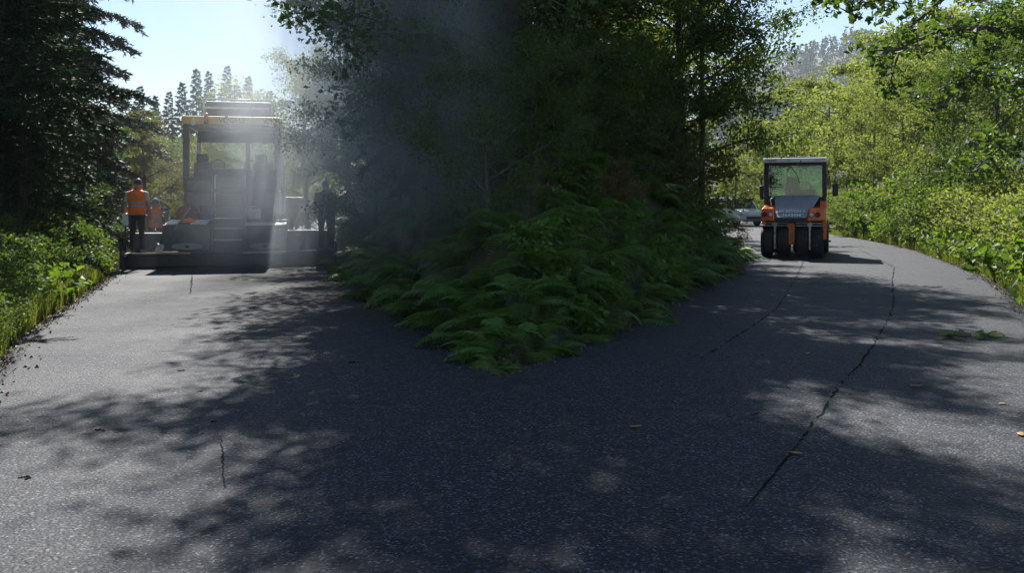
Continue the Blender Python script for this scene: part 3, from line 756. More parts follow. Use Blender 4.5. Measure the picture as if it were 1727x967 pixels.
for px, Y, h, ws, mt, pro in [(-50, 11.5, 1.1, 1.1, 'leaf_mid', B_A), (-5, 13.5, 1.2, 1.1, 'leaf_mid', B_B), (45, 15.5, 1.3, 1.0, 'leaf_mid', B_A), (85, 17.5, 1.3, 1.1, 'leaf_mid', B_B),
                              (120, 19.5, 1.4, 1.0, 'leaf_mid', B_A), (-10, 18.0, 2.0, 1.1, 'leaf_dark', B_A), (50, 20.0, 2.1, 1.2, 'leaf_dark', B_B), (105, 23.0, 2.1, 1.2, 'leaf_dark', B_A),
                              (160, 25.0, 1.9, 1.1, 'leaf_mid', B_B), (-40, 9.4, .7, 1.0, 'leaf_mid', B_B), (-70, 10.5, 1.1, 1.1, 'leaf_mid', B_A), (185, 29.0, 1.9, 1.0, 'leaf_mid', B_A),
                              (240, 33.0, 1.9, 1.1, 'leaf_mid', B_B), (215, 31.0, 1.7, 1.0, 'leaf_yellow', B_B), (290, 35.0, 1.8, .9, 'leaf_mid', B_A)]:
    plant('shrub', pro, (M['twig'], M[mt]), on(px, Y), h, 2.0, ws, label='leafy shrub between the verge weeds and the dark spruces', cat='shrub', group=GB, parts=('stem', 'foliage'))

# ------------------------------------------------------------------ trees right of the roller road
GR = 'trees and tall bushes beyond the roller road'
for px, Y, pro, ph, h, ws, mt, lab in [
    (1470, 44, T_FAR, 9, 9.0, .9, LBR, 'bright sunlit tree right of the roller cab'),
    (1400, 62, T_FAR, 9, 11.5, .9, LBR, 'tall pale sunlit tree straight behind the roller cab'),
    (1330, 74, T_FAR, 9, 13, .9, LBR, 'pointed pale green tree below the sky gap behind the roller'),
    (1275, 70, T_FAR, 9, 9.5, .9, LBR, 'pale sunlit tree behind the parked van'),
    (1440, 80, T_FAR, 9, 14, 1.0, LBR, 'tall hazy green tree far behind the roller road bend'),
    (1240, 58, T_FAR, 9, 6.5, .9, LBR, 'sunlit bushy tree left of the parked van'),
    (1530, 38, T_BROAD, 9, 8.2, .85, LBR, 'broad sunlit tree in the middle of the bright foliage'),
    (1600, 33, T_BROAD, 9, 8.0, .85, LBR, 'broad sunlit tree behind the verge weeds'),
    (1690, 30, T_BROAD, 9, 8.5, .9, LB, 'broad green tree near the picture edge behind bushes'),
    (1780, 25, T_BROAD, 9, 8.0, .9, LB, 'green tree cut by the picture edge behind the verge'),
    (1560, 56, T_FAR, 9, 14, 1.0, LBR, 'tall sunlit tree behind the broad trees'),
    (1660, 50, T_FAR, 9, 14.5, 1.0, LBR, 'tall sunlit tree far back near the picture edge'),
    (1500, 66, T_FAR, 9, 13.5, 1.0, LBR, 'tall pale tree far back in the bright foliage'),
]:
    plant('leafy_tree', pro, mt, on(px, Y, -.1), h, ph, ws, label=lab, group=GR)
GBR = 'bushes along the verge of the roller road'
for px, Y, h, ws, mt, pro in [(1440, 40, 2.3, 1.1, 'leaf_bright', B_A), (1490, 36, 2.2, 1.1, 'leaf_bright', B_B), (1545, 31, 2.4, 1.1, 'leaf_mid', B_A), (1590, 28, 2.5, 1.1, 'leaf_bright', B_B), (1640, 25, 2.4, 1.1, 'leaf_bright', B_A),
                              (1690, 22.5, 2.3, 1.1, 'leaf_bright', B_B), (1735, 20, 2.1, 1.1, 'leaf_bright', B_A), (1790, 18, 2.0, 1.2, 'leaf_bright', B_B), (1520, 34, 3.0, 1.1, 'leaf_mid', B_B), (1620, 29.5, 3.4, 1.1, 'leaf_mid', B_A),
                              (1710, 26, 3.2, 1.1, 'leaf_bright', B_A), (1260, 62, 2.2, 1.2, 'leaf_bright', B_B), (1425, 47, 2.2, 1.2, 'leaf_bright', B_A), (1460, 50, 2.8, 1.2, 'leaf_mid', B_B), (1570, 34, 3.8, 1.0, 'leaf_bright', B_B), (1300, 66, 3.0, 1.3, 'leaf_bright', B_A), (1335, 68, 3.2, 1.3, 'leaf_bright', B_B), (1365, 60, 3.0, 1.3, 'leaf_bright', B_A), (1395, 54, 2.6, 1.2, 'leaf_bright', B_B), (1215, 60, 3, 1.3, 'leaf_bright', B_A)]:
    plant('shrub', pro, (M['twig'], M[mt if hash((px, 3)) % 3 else 'weed']), on(px + (30 if 1480 < px < 1760 else 0), Y), h * .92, 2.0, ws, label='sunlit leafy bush behind the verge weeds of the roller road', cat='bush', group=GBR, parts=('stem', 'foliage'))

# trees whose limbs reach into the picture from the side or from above
def limb_tree(name, base, trunk, limbs, mats, label, nl, ls_, seedv, group=None):
    r = np.random.default_rng(seedv); o = empty(name, base); wood = MB(); b = Vector(base)
    wood.tube([Vector(p) - b for p in trunk], [.17 * (1 - .55 * k_ / (len(trunk) - 1)) for k_ in range(len(trunk))], 9)
    A, B = [], []
    for pts, r0 in limbs:
        pts = [np.array(p) - np.array(base) for p in pts]; dense = []
        for a, c in zip(pts, pts[1:]):
            kk = max(2, int(np.linalg.norm(c - a) / .18)); dense += [a + (c - a) * i / kk + r.normal(size=3) * .018 for i in range(kk)]
        dense.append(pts[-1]); n = len(dense)
        wood.tube(dense, [r0 * (1 - .85 * i / (n - 1)) + .004 for i in range(n)], 6, caps=False)
        for i in range(max(2, n // 5), n):
            for q in range(2):
                d = unit(r.normal(size=3) + unit(dense[min(i + 1, n - 1)] - dense[i - 1]) * .9) * r.uniform(.25, .75); d[2] = d[2] * .6 - .05
                e = dense[i] + d; A.append(dense[i]); B.append(e)
                wood.tube([dense[i], (dense[i] + e) / 2 + np.array([0, 0, .02]), e], [r0 * .18 + .003, .004, .002], 4, caps=False)
    A = np.array(A); B = np.array(B); k_ = r.integers(0, len(A), nl); u = r.uniform(.25, 1.1, nl)[:, None]
    P = A[k_] + (B[k_] - A[k_]) * u + r.normal(size=(nl, 3)) * .07
    t = wood.build('trunk', mats[0], o)
    c = add('crown', leaves_mesh(name + '_leaves', P, ls_, .72, .4, r, .4), mats[1], o); c['kind'] = 'stuff'
    return tag(o, label, 'tree', group)
def pt(px, py, Y): return (X(px, Y), Y, Z(py, Y))
b0 = on(1850, 15.5)
limb_tree('leafy_tree', b0, [b0, pt(1840, 200, 15.5), pt(1800, -120, 15), pt(1740, -420, 14)], [
    ([pt(1840, 150, 15.5), pt(1730, 138, 14.8), pt(1640, 118, 14.0), pt(1590, 180, 13.5)], .09),
    ([pt(1830, 90, 15.5), pt(1720, 50, 14), pt(1600, 45, 13), pt(1480, 95, 12.5)], .08),
    ([pt(1820, 0, 15.3), pt(1700, -40, 14), pt(1560, -30, 13), pt(1430, 20, 12.5)], .07),
    ([pt(1820, -60, 15.3), pt(1650, -130, 14), pt(1500, -90, 13), pt(1380, -20, 12.5)], .07),
    ([pt(1840, 180, 15.5), pt(1760, 230, 14.5), pt(1690, 250, 14), pt(1640, 290, 13.8)], .06),
    ([pt(1800, -150, 15), pt(1700, -260, 13), pt(1560, -330, 11.5), pt(1450, -340, 10.5)], .08),
    ([pt(1790, -200, 15), pt(1800, -330, 12), pt(1740, -420, 10.5), pt(1650, -480, 9.5)], .08),
    ([pt(1740, -420, 14), pt(1480, -470, 12), pt(1250, -500, 10.6), pt(1090, -500, 10.0)], .07),  # unseen high bough, shaped to cast shade on the near right corner
    ([pt(1800, -100, 15), pt(1650, -60, 15), pt(1520, 60, 15), pt(1500, 140, 14.6)], .06)],
    (M['bark'], M['leaf_mid']), 'big tree leaning in from the picture edge with boughs over the roller road', 7500, .115, 5)
b1 = on(880, 17.0)
limb_tree('leafy_tree', b1, [b1, pt(875, 120, 17), pt(850, -100, 16.5), pt(830, -330, 16)], [
    ([pt(868, 70, 16.9), pt(770, 62, 14.4), pt(690, 55, 12.8), pt(640, 32, 12.2), pt(560, 12, 11.9), pt(500, 22, 11.7)], .035),
    ([pt(690, 54, 12.6), pt(620, 60, 12.3), pt(570, 28, 12.0)], .016),
    ([pt(640, 32, 12.2), pt(630, 80, 12.2), pt(615, 90, 12.1)], .010),
    ([pt(853, -80, 16.6), pt(700, -90, 13.4), pt(620, -60, 12.4), pt(540, -30, 12.0)], .04),
    ([pt(842, -200, 16.2), pt(760, -280, 13.5), pt(640, -300, 11.5), pt(560, -280, 11)], .05),
    ([pt(860, 0, 16.8), pt(870, -30, 14.5), pt(900, -20, 12.5), pt(950, 10, 12.2)], .04)],
    (M['bark'], M['leaf_dark']), 'tree on the bank with a thin bare bough reaching over the paver road', 3200, .10, 6)

# ------------------------------------------------------------------ far hill with its wood
def far_hill():
    xs = np.linspace(-150, 900, 70); ys = np.linspace(480, 1250, 44); gx_, gy_ = np.meshgrid(xs, ys)
    def hz(x, y):
        return (165 * np.exp(-((x - 350) / 170) ** 2 - ((y - 980) / 280) ** 2) + 40 * np.exp(-((x - 190) / 90) ** 2 - ((y - 640) / 130) ** 2) + 9 * np.sin(x * .03) * np.cos(y * .025) - 3)
    z = hz(gx_, gy_); ix = np.arange(70 * 44).reshape(44, 70)
    Fh = np.stack([ix[:-1, :-1].ravel(), ix[:-1, 1:].ravel(), ix[1:, 1:].ravel(), ix[1:, :-1].ravel()], 1)
    tag(add('hill', mesh_np('hill', np.stack([gx_.ravel(), gy_.ravel(), z.ravel()], 1), Fh, True), M['hill']), kind='structure')
    r = np.random.default_rng(77); V = []; n = 2600
    x = r.uniform(60, 520, n); y = r.uniform(490, 1010, n)
    for i in range(n):
        h = r.uniform(11, 22); rr_ = h * r.uniform(.13, .2) if r.random() < .6 else h * .32; z0 = hz(x[i], y[i])
        m = 34
        u = r.random(m) ** .7; az = r.uniform(0, 6.28, m); R_ = rr_ * (1.05 - u)
        p = np.stack([x[i] + np.cos(az) * R_, y[i] + np.sin(az) * R_, z0 + h * u], 1)
        d = r.normal(size=(m, 2, 3)) * h * .07 + np.array([0, 0, -h * .03])
        V.append(np.stack([p + np.array([0, 0, h * .06]), p + d[:, 0], p + d[:, 1]], 1))
    V = np.concatenate(V).reshape(-1, 3)
    tag(add('far_wood', mesh_np('far_wood', V, np.arange(len(V)).reshape(-1, 3)), M['needle_far']), 'hazy conifer wood covering the distant hill', 'wood', kind='stuff')
far_hill()
# ------------------------------------------------------------------ lettering
def lettering(name, txt, size, mat, parent, loc, rot, extrude=.003, bold=0.0):
    c = bpy.data.curves.new(name, 'FONT'); c.body = txt; c.size = size; c.extrude = extrude; c.align_x = 'CENTER'; c.align_y = 'CENTER'; c.offset = bold
    t = bpy.data.objects.new(name + '_tmp', c); C.objects.link(t)
    dg = bpy.context.evaluated_depsgraph_get(); me = bpy.data.meshes.new_from_object(t.evaluated_get(dg))
    bpy.data.objects.remove(t)
    o = add(name, me, None, parent, loc); me.materials.clear(); me.materials.append(mat); o.rotation_euler = rot
    return o
def disc(name, mat, parent, c, r, depth, n=20, axis='y', rz=None):
    a = [(math.cos(2 * math.pi * k_ / n) * r, math.sin(2 * math.pi * k_ / n) * (rz or r)) for k_ in range(n)]
    mb = MB()
    if axis == 'y': mb.prism([(c[0] + u, c[2] + v) for u, v in a], 'y', c[1], c[1] + depth)
    elif axis == 'x': mb.prism([(c[1] + u, c[2] + v) for u, v in a], 'x', c[0], c[0] + depth)
    else: mb.prism([(c[0] + u, c[1] + v) for u, v in a], 'z', c[2], c[2] + depth)
    return mb.build(name, mat, parent, .004)
def tyre_prof(r, wd, ri):
    return [(ri, -wd * .42), (r * .80, -wd * .5), (r * .95, -wd * .47), (r * .99, -wd * .36), (r, -wd * .15), (r, wd * .15), (r * .99, wd * .36), (r * .95, wd * .47), (r * .80, wd * .5), (ri, wd * .42)]
def wheel(parent, c, r, wd, rim_mat, name='tyre', n=28):
    """axle along x"""
    def ring(rad, off): return [(c[0] + off, c[1] + rad * math.cos(2 * math.pi * k_ / n), c[2] + rad * math.sin(2 * math.pi * k_ / n)) for k_ in range(n)]
    o = MB().loft([ring(a, b) for a, b in tyre_prof(r, wd, r * .55)], caps=False).build(name, M['rubber'], parent)
    MB().loft([ring(r * .56, -wd * .40), ring(r * .50, -wd * .30), ring(r * .18, -wd * .22), ring(r * .18, wd * .22), ring(r * .50, wd * .30), ring(r * .56, wd * .40)]).build('rim', rim_mat, o)
    return o

# ------------------------------------------------------------------ asphalt paver, seen from behind
PY0 = 21.4
paver = empty('asphalt_paver', (X(392, PY0), PY0, 0), R(13))
tag(paver, 'yellow roofed asphalt paver working in white smoke, seen from behind', 'paver')
def U(px, v=0): return (px - 392) / 72.0 * (1 + v / 22.2)
def ZP(py, v=0): return EYE - (py - HOR) / F * (PY0 + .97 * v)
P_ = lambda name, mat, x0, x1, y0, y1, z0, z1, bev=.012, par=None: part(name, M[mat], par or paver, x0, x1, y0, y1, z0, z1, bev)
# crawler tracks and chassis
for s_ in (-1, 1):
    out = [(1.75 + .40 * math.cos(a), .41 + .40 * math.sin(a)) for a in np.linspace(math.pi / 2, math.pi * 1.5, 10)] + [(5.6 + .40 * math.cos(a), .41 + .40 * math.sin(a)) for a in np.linspace(-math.pi / 2, math.pi / 2, 10)]
    tr_ = MB().prism(out, 'x', s_ * 1.0 - .17, s_ * 1.0 + .17).build('track', M['rubber'], paver, .01)
    for k_ in range(5): disc('roller_wheel', M['steel'], tr_, (s_ * 1.0 - .19 if s_ < 0 else s_ * 1.0 + .17, 1.9 + k_ * .9, .41), .26, .02, 16, 'x')
P_('chassis', 'dgrey', -.8, .8, 1.5, 6.4, .45, 1.2)
P_('engine_cover', 'mgrey', -1.22, 1.10, 4.02, 6.4, 1.2, 2.48, .05)
hop = MB().hexa([(-1.25, 6.45, .55), (1.25, 6.45, .55), (-1.25, 8.4, .55), (1.25, 8.4, .55), (-1.65, 6.45, 1.7), (1.65, 6.45, 1.7), (-1.65, 8.4, 1.5), (1.65, 8.4, 1.5)]).build('hopper', M['yellow'], paver, .02)
# operator stand
P_('platform_floor', 'dgrey', U(306, 1.3), U(462, 1.3), 1.18, 4.0, 1.80, 1.90)
P_('rear_panel', 'dgrey', U(306, 1.4), U(356, 1.4), 1.30, 1.42, ZP(372, 1.4), ZP(300, 1.4))
P_('rear_panel', 'dgrey', U(409, 1.4), U(460, 1.4), 1.30, 1.42, ZP(372, 1.4), ZP(300, 1.4))
P_('centre_panel', 'mgrey', U(358, 1.4), U(407, 1.4), 1.36, 1.46, ZP(372, 1.4), ZP(296, 1.4))
for a, b, c_, d in ((311, 352, 305, 330), (413, 455, 306, 333)):
    P_('locker_door', 'mgrey', U(a, 1.28), U(b, 1.28), 1.27, 1.302, ZP(d + 30, 1.28), ZP(c_, 1.28), .008)
P_('lower_body', 'dgrey', -1.15, 1.05, 1.45, 4.0, 1.2, 1.79)
for px in (357, 407):
    MB().tube([(U(px, 1.2), 1.2, 1.2), (U(px, 1.2), 1.2, ZP(300, 1.2)), (U(px, 1.2), 1.32, ZP(295, 1.2)), (U(px, 1.2), 1.6, ZP(295, 1.2))], .020, 8).build('handrail', M['lgrey'], paver)
for px, sx in ((335, 1), (431, -1)):
    u0 = U(px, 2.0)
    s0 = MB().hexa([(u0 - .24, 1.78, 2.05), (u0 + .24, 1.78, 2.05), (u0 - .24, 2.0, 2.05), (u0 + .24, 2.0, 2.05), (u0 - .21, 1.62, 2.58), (u0 + .21, 1.62, 2.58), (u0 - .21, 1.76, 2.60), (u0 + .21, 1.76, 2.60)]).build('seat_back', M['black'], paver, .05)
    MB().box(u0 - .15, u0 + .15, 1.60, 1.72, 2.57, 2.79).build('headrest', M['black'], s0, .045)
    MB().box(u0 - .25, u0 + .25, 1.98, 2.45, 2.02, 2.14).build('cushion', M['black'], s0, .04)
    P_('seat_post', 'dgrey', u0 - .12, u0 + .12, 1.9, 2.2, 1.90, 2.02)
    uc = u0 + sx * .30
    ring = [(uc + .17 * math.cos(a), 2.50 + .10 * math.sin(a), 2.52 + .16 * math.sin(a)) for a in np.linspace(0, 2 * math.pi, 19)]
    MB().tube(ring, .018, 6, caps=False).build('steering_wheel', M['black'], paver)
P_('control_console', 'dgrey', U(352, 2.7), U(418, 2.7), 2.65, 2.95, 1.9, 2.40, .03)
# posts, windscreen and roof
for px, v, mt in ((307, 1.65, 'dgrey'), (459, 1.65, 'mgrey')):
    MB().box(U(px, v) - .075, U(px, v) + .075, v, v + .14, 1.9, 3.56).build('roof_post', M[mt], paver, .015)
for px, v, l in ((320, 3.9, -.10), (453, 3.9, .10)):
    u0 = U(px, v); MB().hexa([(u0 - .05 + l, v, 1.9), (u0 + .05 + l, v, 1.9), (u0 - .05 + l, v + .1, 1.9), (u0 + .05 + l, v + .1, 1.9), (u0 - .05, v, 3.56), (u0 + .05, v, 3.56), (u0 - .05, v + .1, 3.56), (u0 + .05, v + .1, 3.56)]).build('roof_post', M['white'], paver, .01)
P_('header_panel', 'dgrey', U(316, 3.9), U(456, 3.9), 3.86, 3.94, ZP(241, 3.9), 3.55)
P_('window_bar', 'mgrey', U(396, 3.9), U(402, 3.9), 3.86, 3.95, 2.46, ZP(241, 3.9) - .003)
P_('windscreen', 'glass_clear', U(325, 3.9), U(395.5, 3.9), 3.90, 3.915, 2.50, ZP(241, 3.9) - .01, 0)
P_('windscreen', 'glass_clear', U(402.5, 3.9), U(449, 3.9), 3.90, 3.915, 2.50, ZP(241, 3.9) - .01, 0)
P_('window_sill', 'lgrey', U(325, 3.9), U(449, 3.9), 3.84, 3.96, 2.45, 2.495)
P_('front_wall', 'dgrey', U(316, 3.9), U(456, 3.9), 3.88, 3.98, 1.9, 2.447)
rx0, rx1 = U(302, 1.5), U(465, 1.5)
P_('roof', 'dgrey', rx0 + .03, rx1 - .03, 1.58, 4.35, 3.57, 3.66, .02)
fas = P_('roof_fascia', 'yellow', rx0, rx1, 1.50, 1.575, ZP(210.5, 1.5), ZP(196.5, 1.5), .025)
for sx, uu in ((-1, rx0), (1, rx1)):
    P_('roof_side', 'yellow', uu - .03, uu + .03, 1.582, 4.36, 3.57, 3.75, .015)
lettering('lettering', 'VÖGELE', .185, M['text_dark'], fas, (U(384, 1.5), 1.495, ZP(203.3, 1.5)), (R(90), 0, 0), .004, .006)
for px in (320, 449):
    u0 = U(px, 1.45); n = 12
    arch = [(u0 + .17 * math.cos(a), ZP(210.5, 1.45) + .135 * math.sin(a)) for a in np.linspace(0, math.pi, n)]
    hs = MB().prism(arch, 'y', 1.42, 1.499).build('lamp_housing', M['yellow'], fas, .012)
    disc('work_lamp', M['lamp_glass'], hs, (u0, 1.405, ZP(208.5, 1.45) + .0), .062, .03)
u0 = U(341, 1.45)
bc = MB().tube([(u0, 1.46, ZP(204, 1.45)), (u0, 1.46, ZP(197, 1.45)), (u0, 1.46, ZP(193, 1.45)), (u0, 1.46, ZP(191.5, 1.45))], [.055, .055, .045, .015], 12).build('beacon', M['beacon'], paver)
MB().tube([(u0, 1.46, ZP(210, 1.45)), (u0, 1.46, ZP(204.2, 1.45))], .05, 12).build('beacon_base', M['black'], bc)
# raised hood frame on the roof
ra, rb = U(334, 2.2), U(447, 2.2)
P_('roof_hood', 'mgrey', ra + .03, rb - .03, 2.26, 3.6, 3.665, ZP(171, 2.2), .03)
for uu in (ra, rb):
    MB().tube([(uu, 2.2, 3.66), (uu, 2.2, ZP(170, 2.2)), (uu, 2.25, ZP(168, 2.2)), (uu, 3.6, ZP(168, 2.2))], .024, 8).build('roof_rail', M['white'], paver)
MB().tube([(ra, 2.2, ZP(168, 2.2)), (rb, 2.2, ZP(168, 2.2))], .020, 8).build('roof_rail', M['white'], paver)
P_('roof_board', 'white', ra + .02, rb - .08, 2.17, 2.215, ZP(184.5, 2.2), ZP(180.5, 2.2), .008)
for uu in (ra, rb): P_('rail_foot', 'white', uu - .05, uu + .05, 2.15, 2.25, 3.66, 3.74, .01)
# exhaust stack and levelling arms
MB().tube([(.85, 5.0, 2.4), (.85, 5.0, 3.3)], .06, 10).build('exhaust', M['steel'], paver)
for s_ in (-1, 1): MB().box(s_ * 1.35 - .05, s_ * 1.35 + .05, .7, 4.2, .50, .68).build('tow_arm', M['dgrey'], paver, .015)
# screed: two heated boxes with light lids, centre steps, walkway, extensions
P_('screed_base', 'dgrey', U(217), U(567), -.02, .95, .03, .30, .015)
P_('mid_deck', 'dgrey', U(300, .9), U(480, .9), .72, 1.28, .30, ZP(371, .9), .015)
lb = P_('screed_box', 'mgrey', U(276, .3), U(354, .3), .28, .70, .382, ZP(379, .3), .015)
rb_ = P_('screed_box', 'mgrey', U(411, .3), U(480, .3), .28, .70, .382, ZP(381, .3), .015)
zl = ZP(379, .3)
for a, b in ((280, 303), (321, 352)):
    MB().hexa([(U(a, .3), .26, zl + .006), (U(b - 4, .3), .26, zl + .006), (U(a + 5, .3), .70, zl + .10), (U(b, .3), .70, zl + .10), (U(a, .3), .26, zl + .026), (U(b - 4, .3), .26, zl + .026), (U(a + 5, .3), .70, zl + .12), (U(b, .3), .70, zl + .12)]).build('lid', M['lgrey'], lb, .006)
MB().hexa([(U(410, .3), .25, ZP(381, .3) + .004), (U(481, .3), .25, ZP(381, .3) + .004), (U(412, .3), .70, ZP(381, .3) + .06), (U(481, .3), .70, ZP(381, .3) + .06),
           (U(410, .3), .25, ZP(381, .3) + .024), (U(481, .3), .25, ZP(381, .3) + .024), (U(412, .3), .70, ZP(381, .3) + .08), (U(481, .3), .70, ZP(381, .3) + .08)]).build('lid', M['lgrey'], rb_, .006)
for px, py, par in ((316, 415, lb), (444, 416, rb_)):
    bd = disc('badge', M['badge'], par, (U(px, .27), .272, ZP(py, .27)), .36, .007, 28, 'y', .085)
    MB().box(U(px, .27) - .05, U(px, .27) + .05, .266, .2725, ZP(py, .27) - .03, ZP(py, .27) + .03).build('badge_mark', M['dgrey'], bd)
for k_, (py, y0) in enumerate(((367, .62), (384, .42), (404, .22))):
    z_ = ZP(py, y0)
    st_ = P_('step', 'lgrey', U(358, y0), U(409, y0), y0, y0 + .22, z_ - .035, z_, .006)
    MB().box(U(358, y0) + .01, U(409, y0) - .01, y0 + .20, y0 + .218, z_ - .30, z_ - .037).build('riser', M['mgrey'], st_)
for px in (357, 410): P_('step_cheek', 'mgrey', U(px, .4) - .02, U(px, .4) + .02, .20, .84, .382, ZP(368, .5), .008)
wk = P_('walkway', 'dgrey', U(219), U(566), -.20, .26, .315, .36, .008)
P_('edge_board', 'wood', U(232), U(325), -.235, -.203, .33, .375, .005, wk)
gs = MB()
for k_ in range(26):
    a = U(411) + k_ * (U(476) - U(411)) / 26; gs.prism([(a, .36), (a + .026, .36), (a + .013, .395)], 'y', -.19, -.15)
gs.box(U(410), U(477), -.215, -.203, .325, .362)
gs.build('grip_strip', M['steel'], wk)
P_('extension_box', 'dgrey', U(481.5, .4), U(560, .4), .30, .80, .365, ZP(389, .4), .015)
P_('extension_rail', 'mgrey', U(482, .3), U(558, .3), .265, .295, ZP(392, .3), ZP(389.5, .3), .004)
P_('extension_box', 'dgrey', U(232, .6), U(274.5, .4), .34, .80, .365, ZP(392, .5), .015)
for px in (216, 567):
    P_('end_plate', 'dgrey', U(px) - .025, U(px) + .025, -.35, 1.5, .02, .62, .01)
MB().tube([(U(563, .3), .5, .37), (U(563, .3), .5, 1.45), (U(563, .3), .8, 1.6)], .035, 8).build('jack_post', M['dgrey'], paver)
cb = MB().tube([(U(219, .0), .0, .36), (U(219, .0), .0, 1.05)], .022, 8).build('sensor_post', M['dgrey'], paver)
MB().box(U(219) - .065, U(219) + .055, -.07, .06, 1.0, 1.30).build('control_box', M['white'], cb, .02)
for px, py, v in ((331, 318, 1.26), (434, 320, 1.26)):
    P_('door_handle', 'black', U(px, v) - .06, U(px, v) + .06, v - .025, v + .008, ZP(py, v) - .012, ZP(py, v) + .012, .004)
for a, b, sag, v0, v1 in ((300, 322, .22, .75, 1.3), (468, 452, .25, .8, 1.3), (478, 500, .18, .75, .8), (456, 470, .3, 1.3, 1.0), (505, 540, .2, .75, .8), (262, 280, .16, .75, .8)):
    pts_ = [(U(a + (b - a) * t_, v0) , v0 + (v1 - v0) * t_ - .06, 1.15 + .12 * t_ - sag * 4 * t_ * (1 - t_) - (.25 if a > 475 or a < 270 else 0)) for t_ in np.linspace(0, 1, 9)]
    MB().tube(pts_, .018, 6).build('hose', M['black'], paver)
for px in (300, 486): MB().tube([(U(px, .9), .86, .42), (U(px, .9), .90, .95), (U(px, .9), .92, 1.25)], [.05, .05, .025], 10).build('lift_cylinder', M['steel'], paver)
for a, b in ((306, 352), (410, 460)):
    MB().tube([(U(a, 1.25), 1.22, 2.0), (U(a, 1.25), 1.22, 2.36), (U(b, 1.25), 1.22, 2.36), (U(b, 1.25), 1.22, 2.0)], .016, 6).build('guard_rail', M['dgrey'], paver)
for k_ in range(7): P_('vent_slat', 'black', U(363, 1.36), U(402, 1.36), 1.345, 1.358, ZP(316 + k_ * 5, 1.36) - .018, ZP(316 + k_ * 5, 1.36) + .006, 0)
P_('fire_extinguisher', 'red', U(416, 1.2), U(420, 1.2), 1.16, 1.24, 1.55, 1.9, .02)
# loose things lying on the paver
bk = empty('bucket', (0, 0, 0)); tag(bk, 'blue plastic bucket on the deck between the paver steps and seats', 'bucket')
MW = Matrix.Translation(paver.location) @ Matrix.Rotation(R(13), 4, 'Z')
def onp(u, v, z): return MW @ Vector((u, v, z))
bk.location = onp(U(345, 1.0), .98, ZP(371, .9)); bk.rotation_euler = (0, 0, R(13))
n = 20; cir = lambda r_, z_: [(r_ * math.cos(2 * math.pi * i / n), r_ * math.sin(2 * math.pi * i / n), z_) for i in range(n)]
MB().loft([cir(.15, 0), cir(.20, .36), cir(.212, .36), cir(.212, .385), cir(.195, .385), cir(.15, .03)]).build('tub', M['bucket'], bk)
MB().tube([(.2 * math.cos(a), -.205 + .02 * math.cos(a * 2), .33 + .20 * math.sin(a)) for a in np.linspace(math.pi, 2 * math.pi, 14)], .007, 6).build('handle', M['steel'], bk)
jc = empty('jerry_can', onp(U(424, .95), .95, ZP(371, .9)), R(20)); tag(jc, 'white plastic canister with pinkish side on the deck right of the paver steps', 'canister')
MB().box(-.16, .16, -.1, .1, 0, .27).build('body', M['lgrey'], jc, .03)
MB().tube([(-.1, 0, .26), (-.08, 0, .34), (.06, 0, .34), (.11, 0, .27)], .022, 8).build('handle', M['white'], jc)
MB().tube([(-.13, 0, .26), (-.15, 0, .33)], .03, 10).build('cap', M['red'], jc)
bx = empty('tool_box', onp(U(446, .95), 1.0, ZP(371, .9)), R(13)); tag(bx, 'small grey open tool box beside the white canister on the paver', 'tool box')
MB().box(-.15, .15, -.12, .12, 0, .16).build('body', M['mgrey'], bx, .012)
MB().tube([(-.13, 0, .16), (-.13, 0, .30), (.13, 0, .30), (.13, 0, .16)], .012, 8).build('handle', M['dgrey'], bx)
def crumple(name, mat, loc, sx, sy, sz, seedv, label, cat):
    r = random.Random(seedv); mb = MB(); nu, nv = 14, 8; rings = []
    for j in range(nv):
        f = j / (nv - 1); rr = (1 - f ** 2.2) ** .5 + .02
        rings.append([Vector((sx * rr * math.cos(2 * math.pi * k_ / nu) * r.uniform(.75, 1.15), sy * rr * math.sin(2 * math.pi * k_ / nu) * r.uniform(.75, 1.15), sz * f * r.uniform(.8, 1.15) if j else 0)) for k_ in range(nu)])
    mb.loft(rings); o = mb.build(name, mat, None, 0, loc); o.rotation_euler = (0, 0, R(13)); return tag(o, label, cat)
crumple('rag', M['rag'], onp(U(318, .5), .50, zl + .04), .16, .10, .13, 3, 'crumpled orange cloth lying between the pale lids on the paver', 'rag')
crumple('tarpaulin', M['maroon'], onp(U(315, 1.0), 1.0, ZP(371, .9)), .32, .24, .38, 4, 'dark red folded tarpaulin beside the blue bucket on the paver', 'tarpaulin')
sh_ = empty('shovel', onp(U(272, 0) , -.02, .36), R(13)); tag(sh_, 'long handled shovel leaning diagonally against the paver screed', 'shovel')
dx = U(322, .24) - U(272, 0)
MB().tube([(.04, .0, .10), (dx, .26, ZP(350, .2) - .36)], .018, 8).build('handle', M['steel'], sh_)
MB().hexa([(-.10, -.02, 0), (.08, -.02, 0), (-.10, .0, 0), (.08, .0, 0), (-.02, .0, .22), (.14, .0, .18), (-.02, .02, .22), (.14, .02, .18)]).build('blade', M['steel'], sh_, .004)

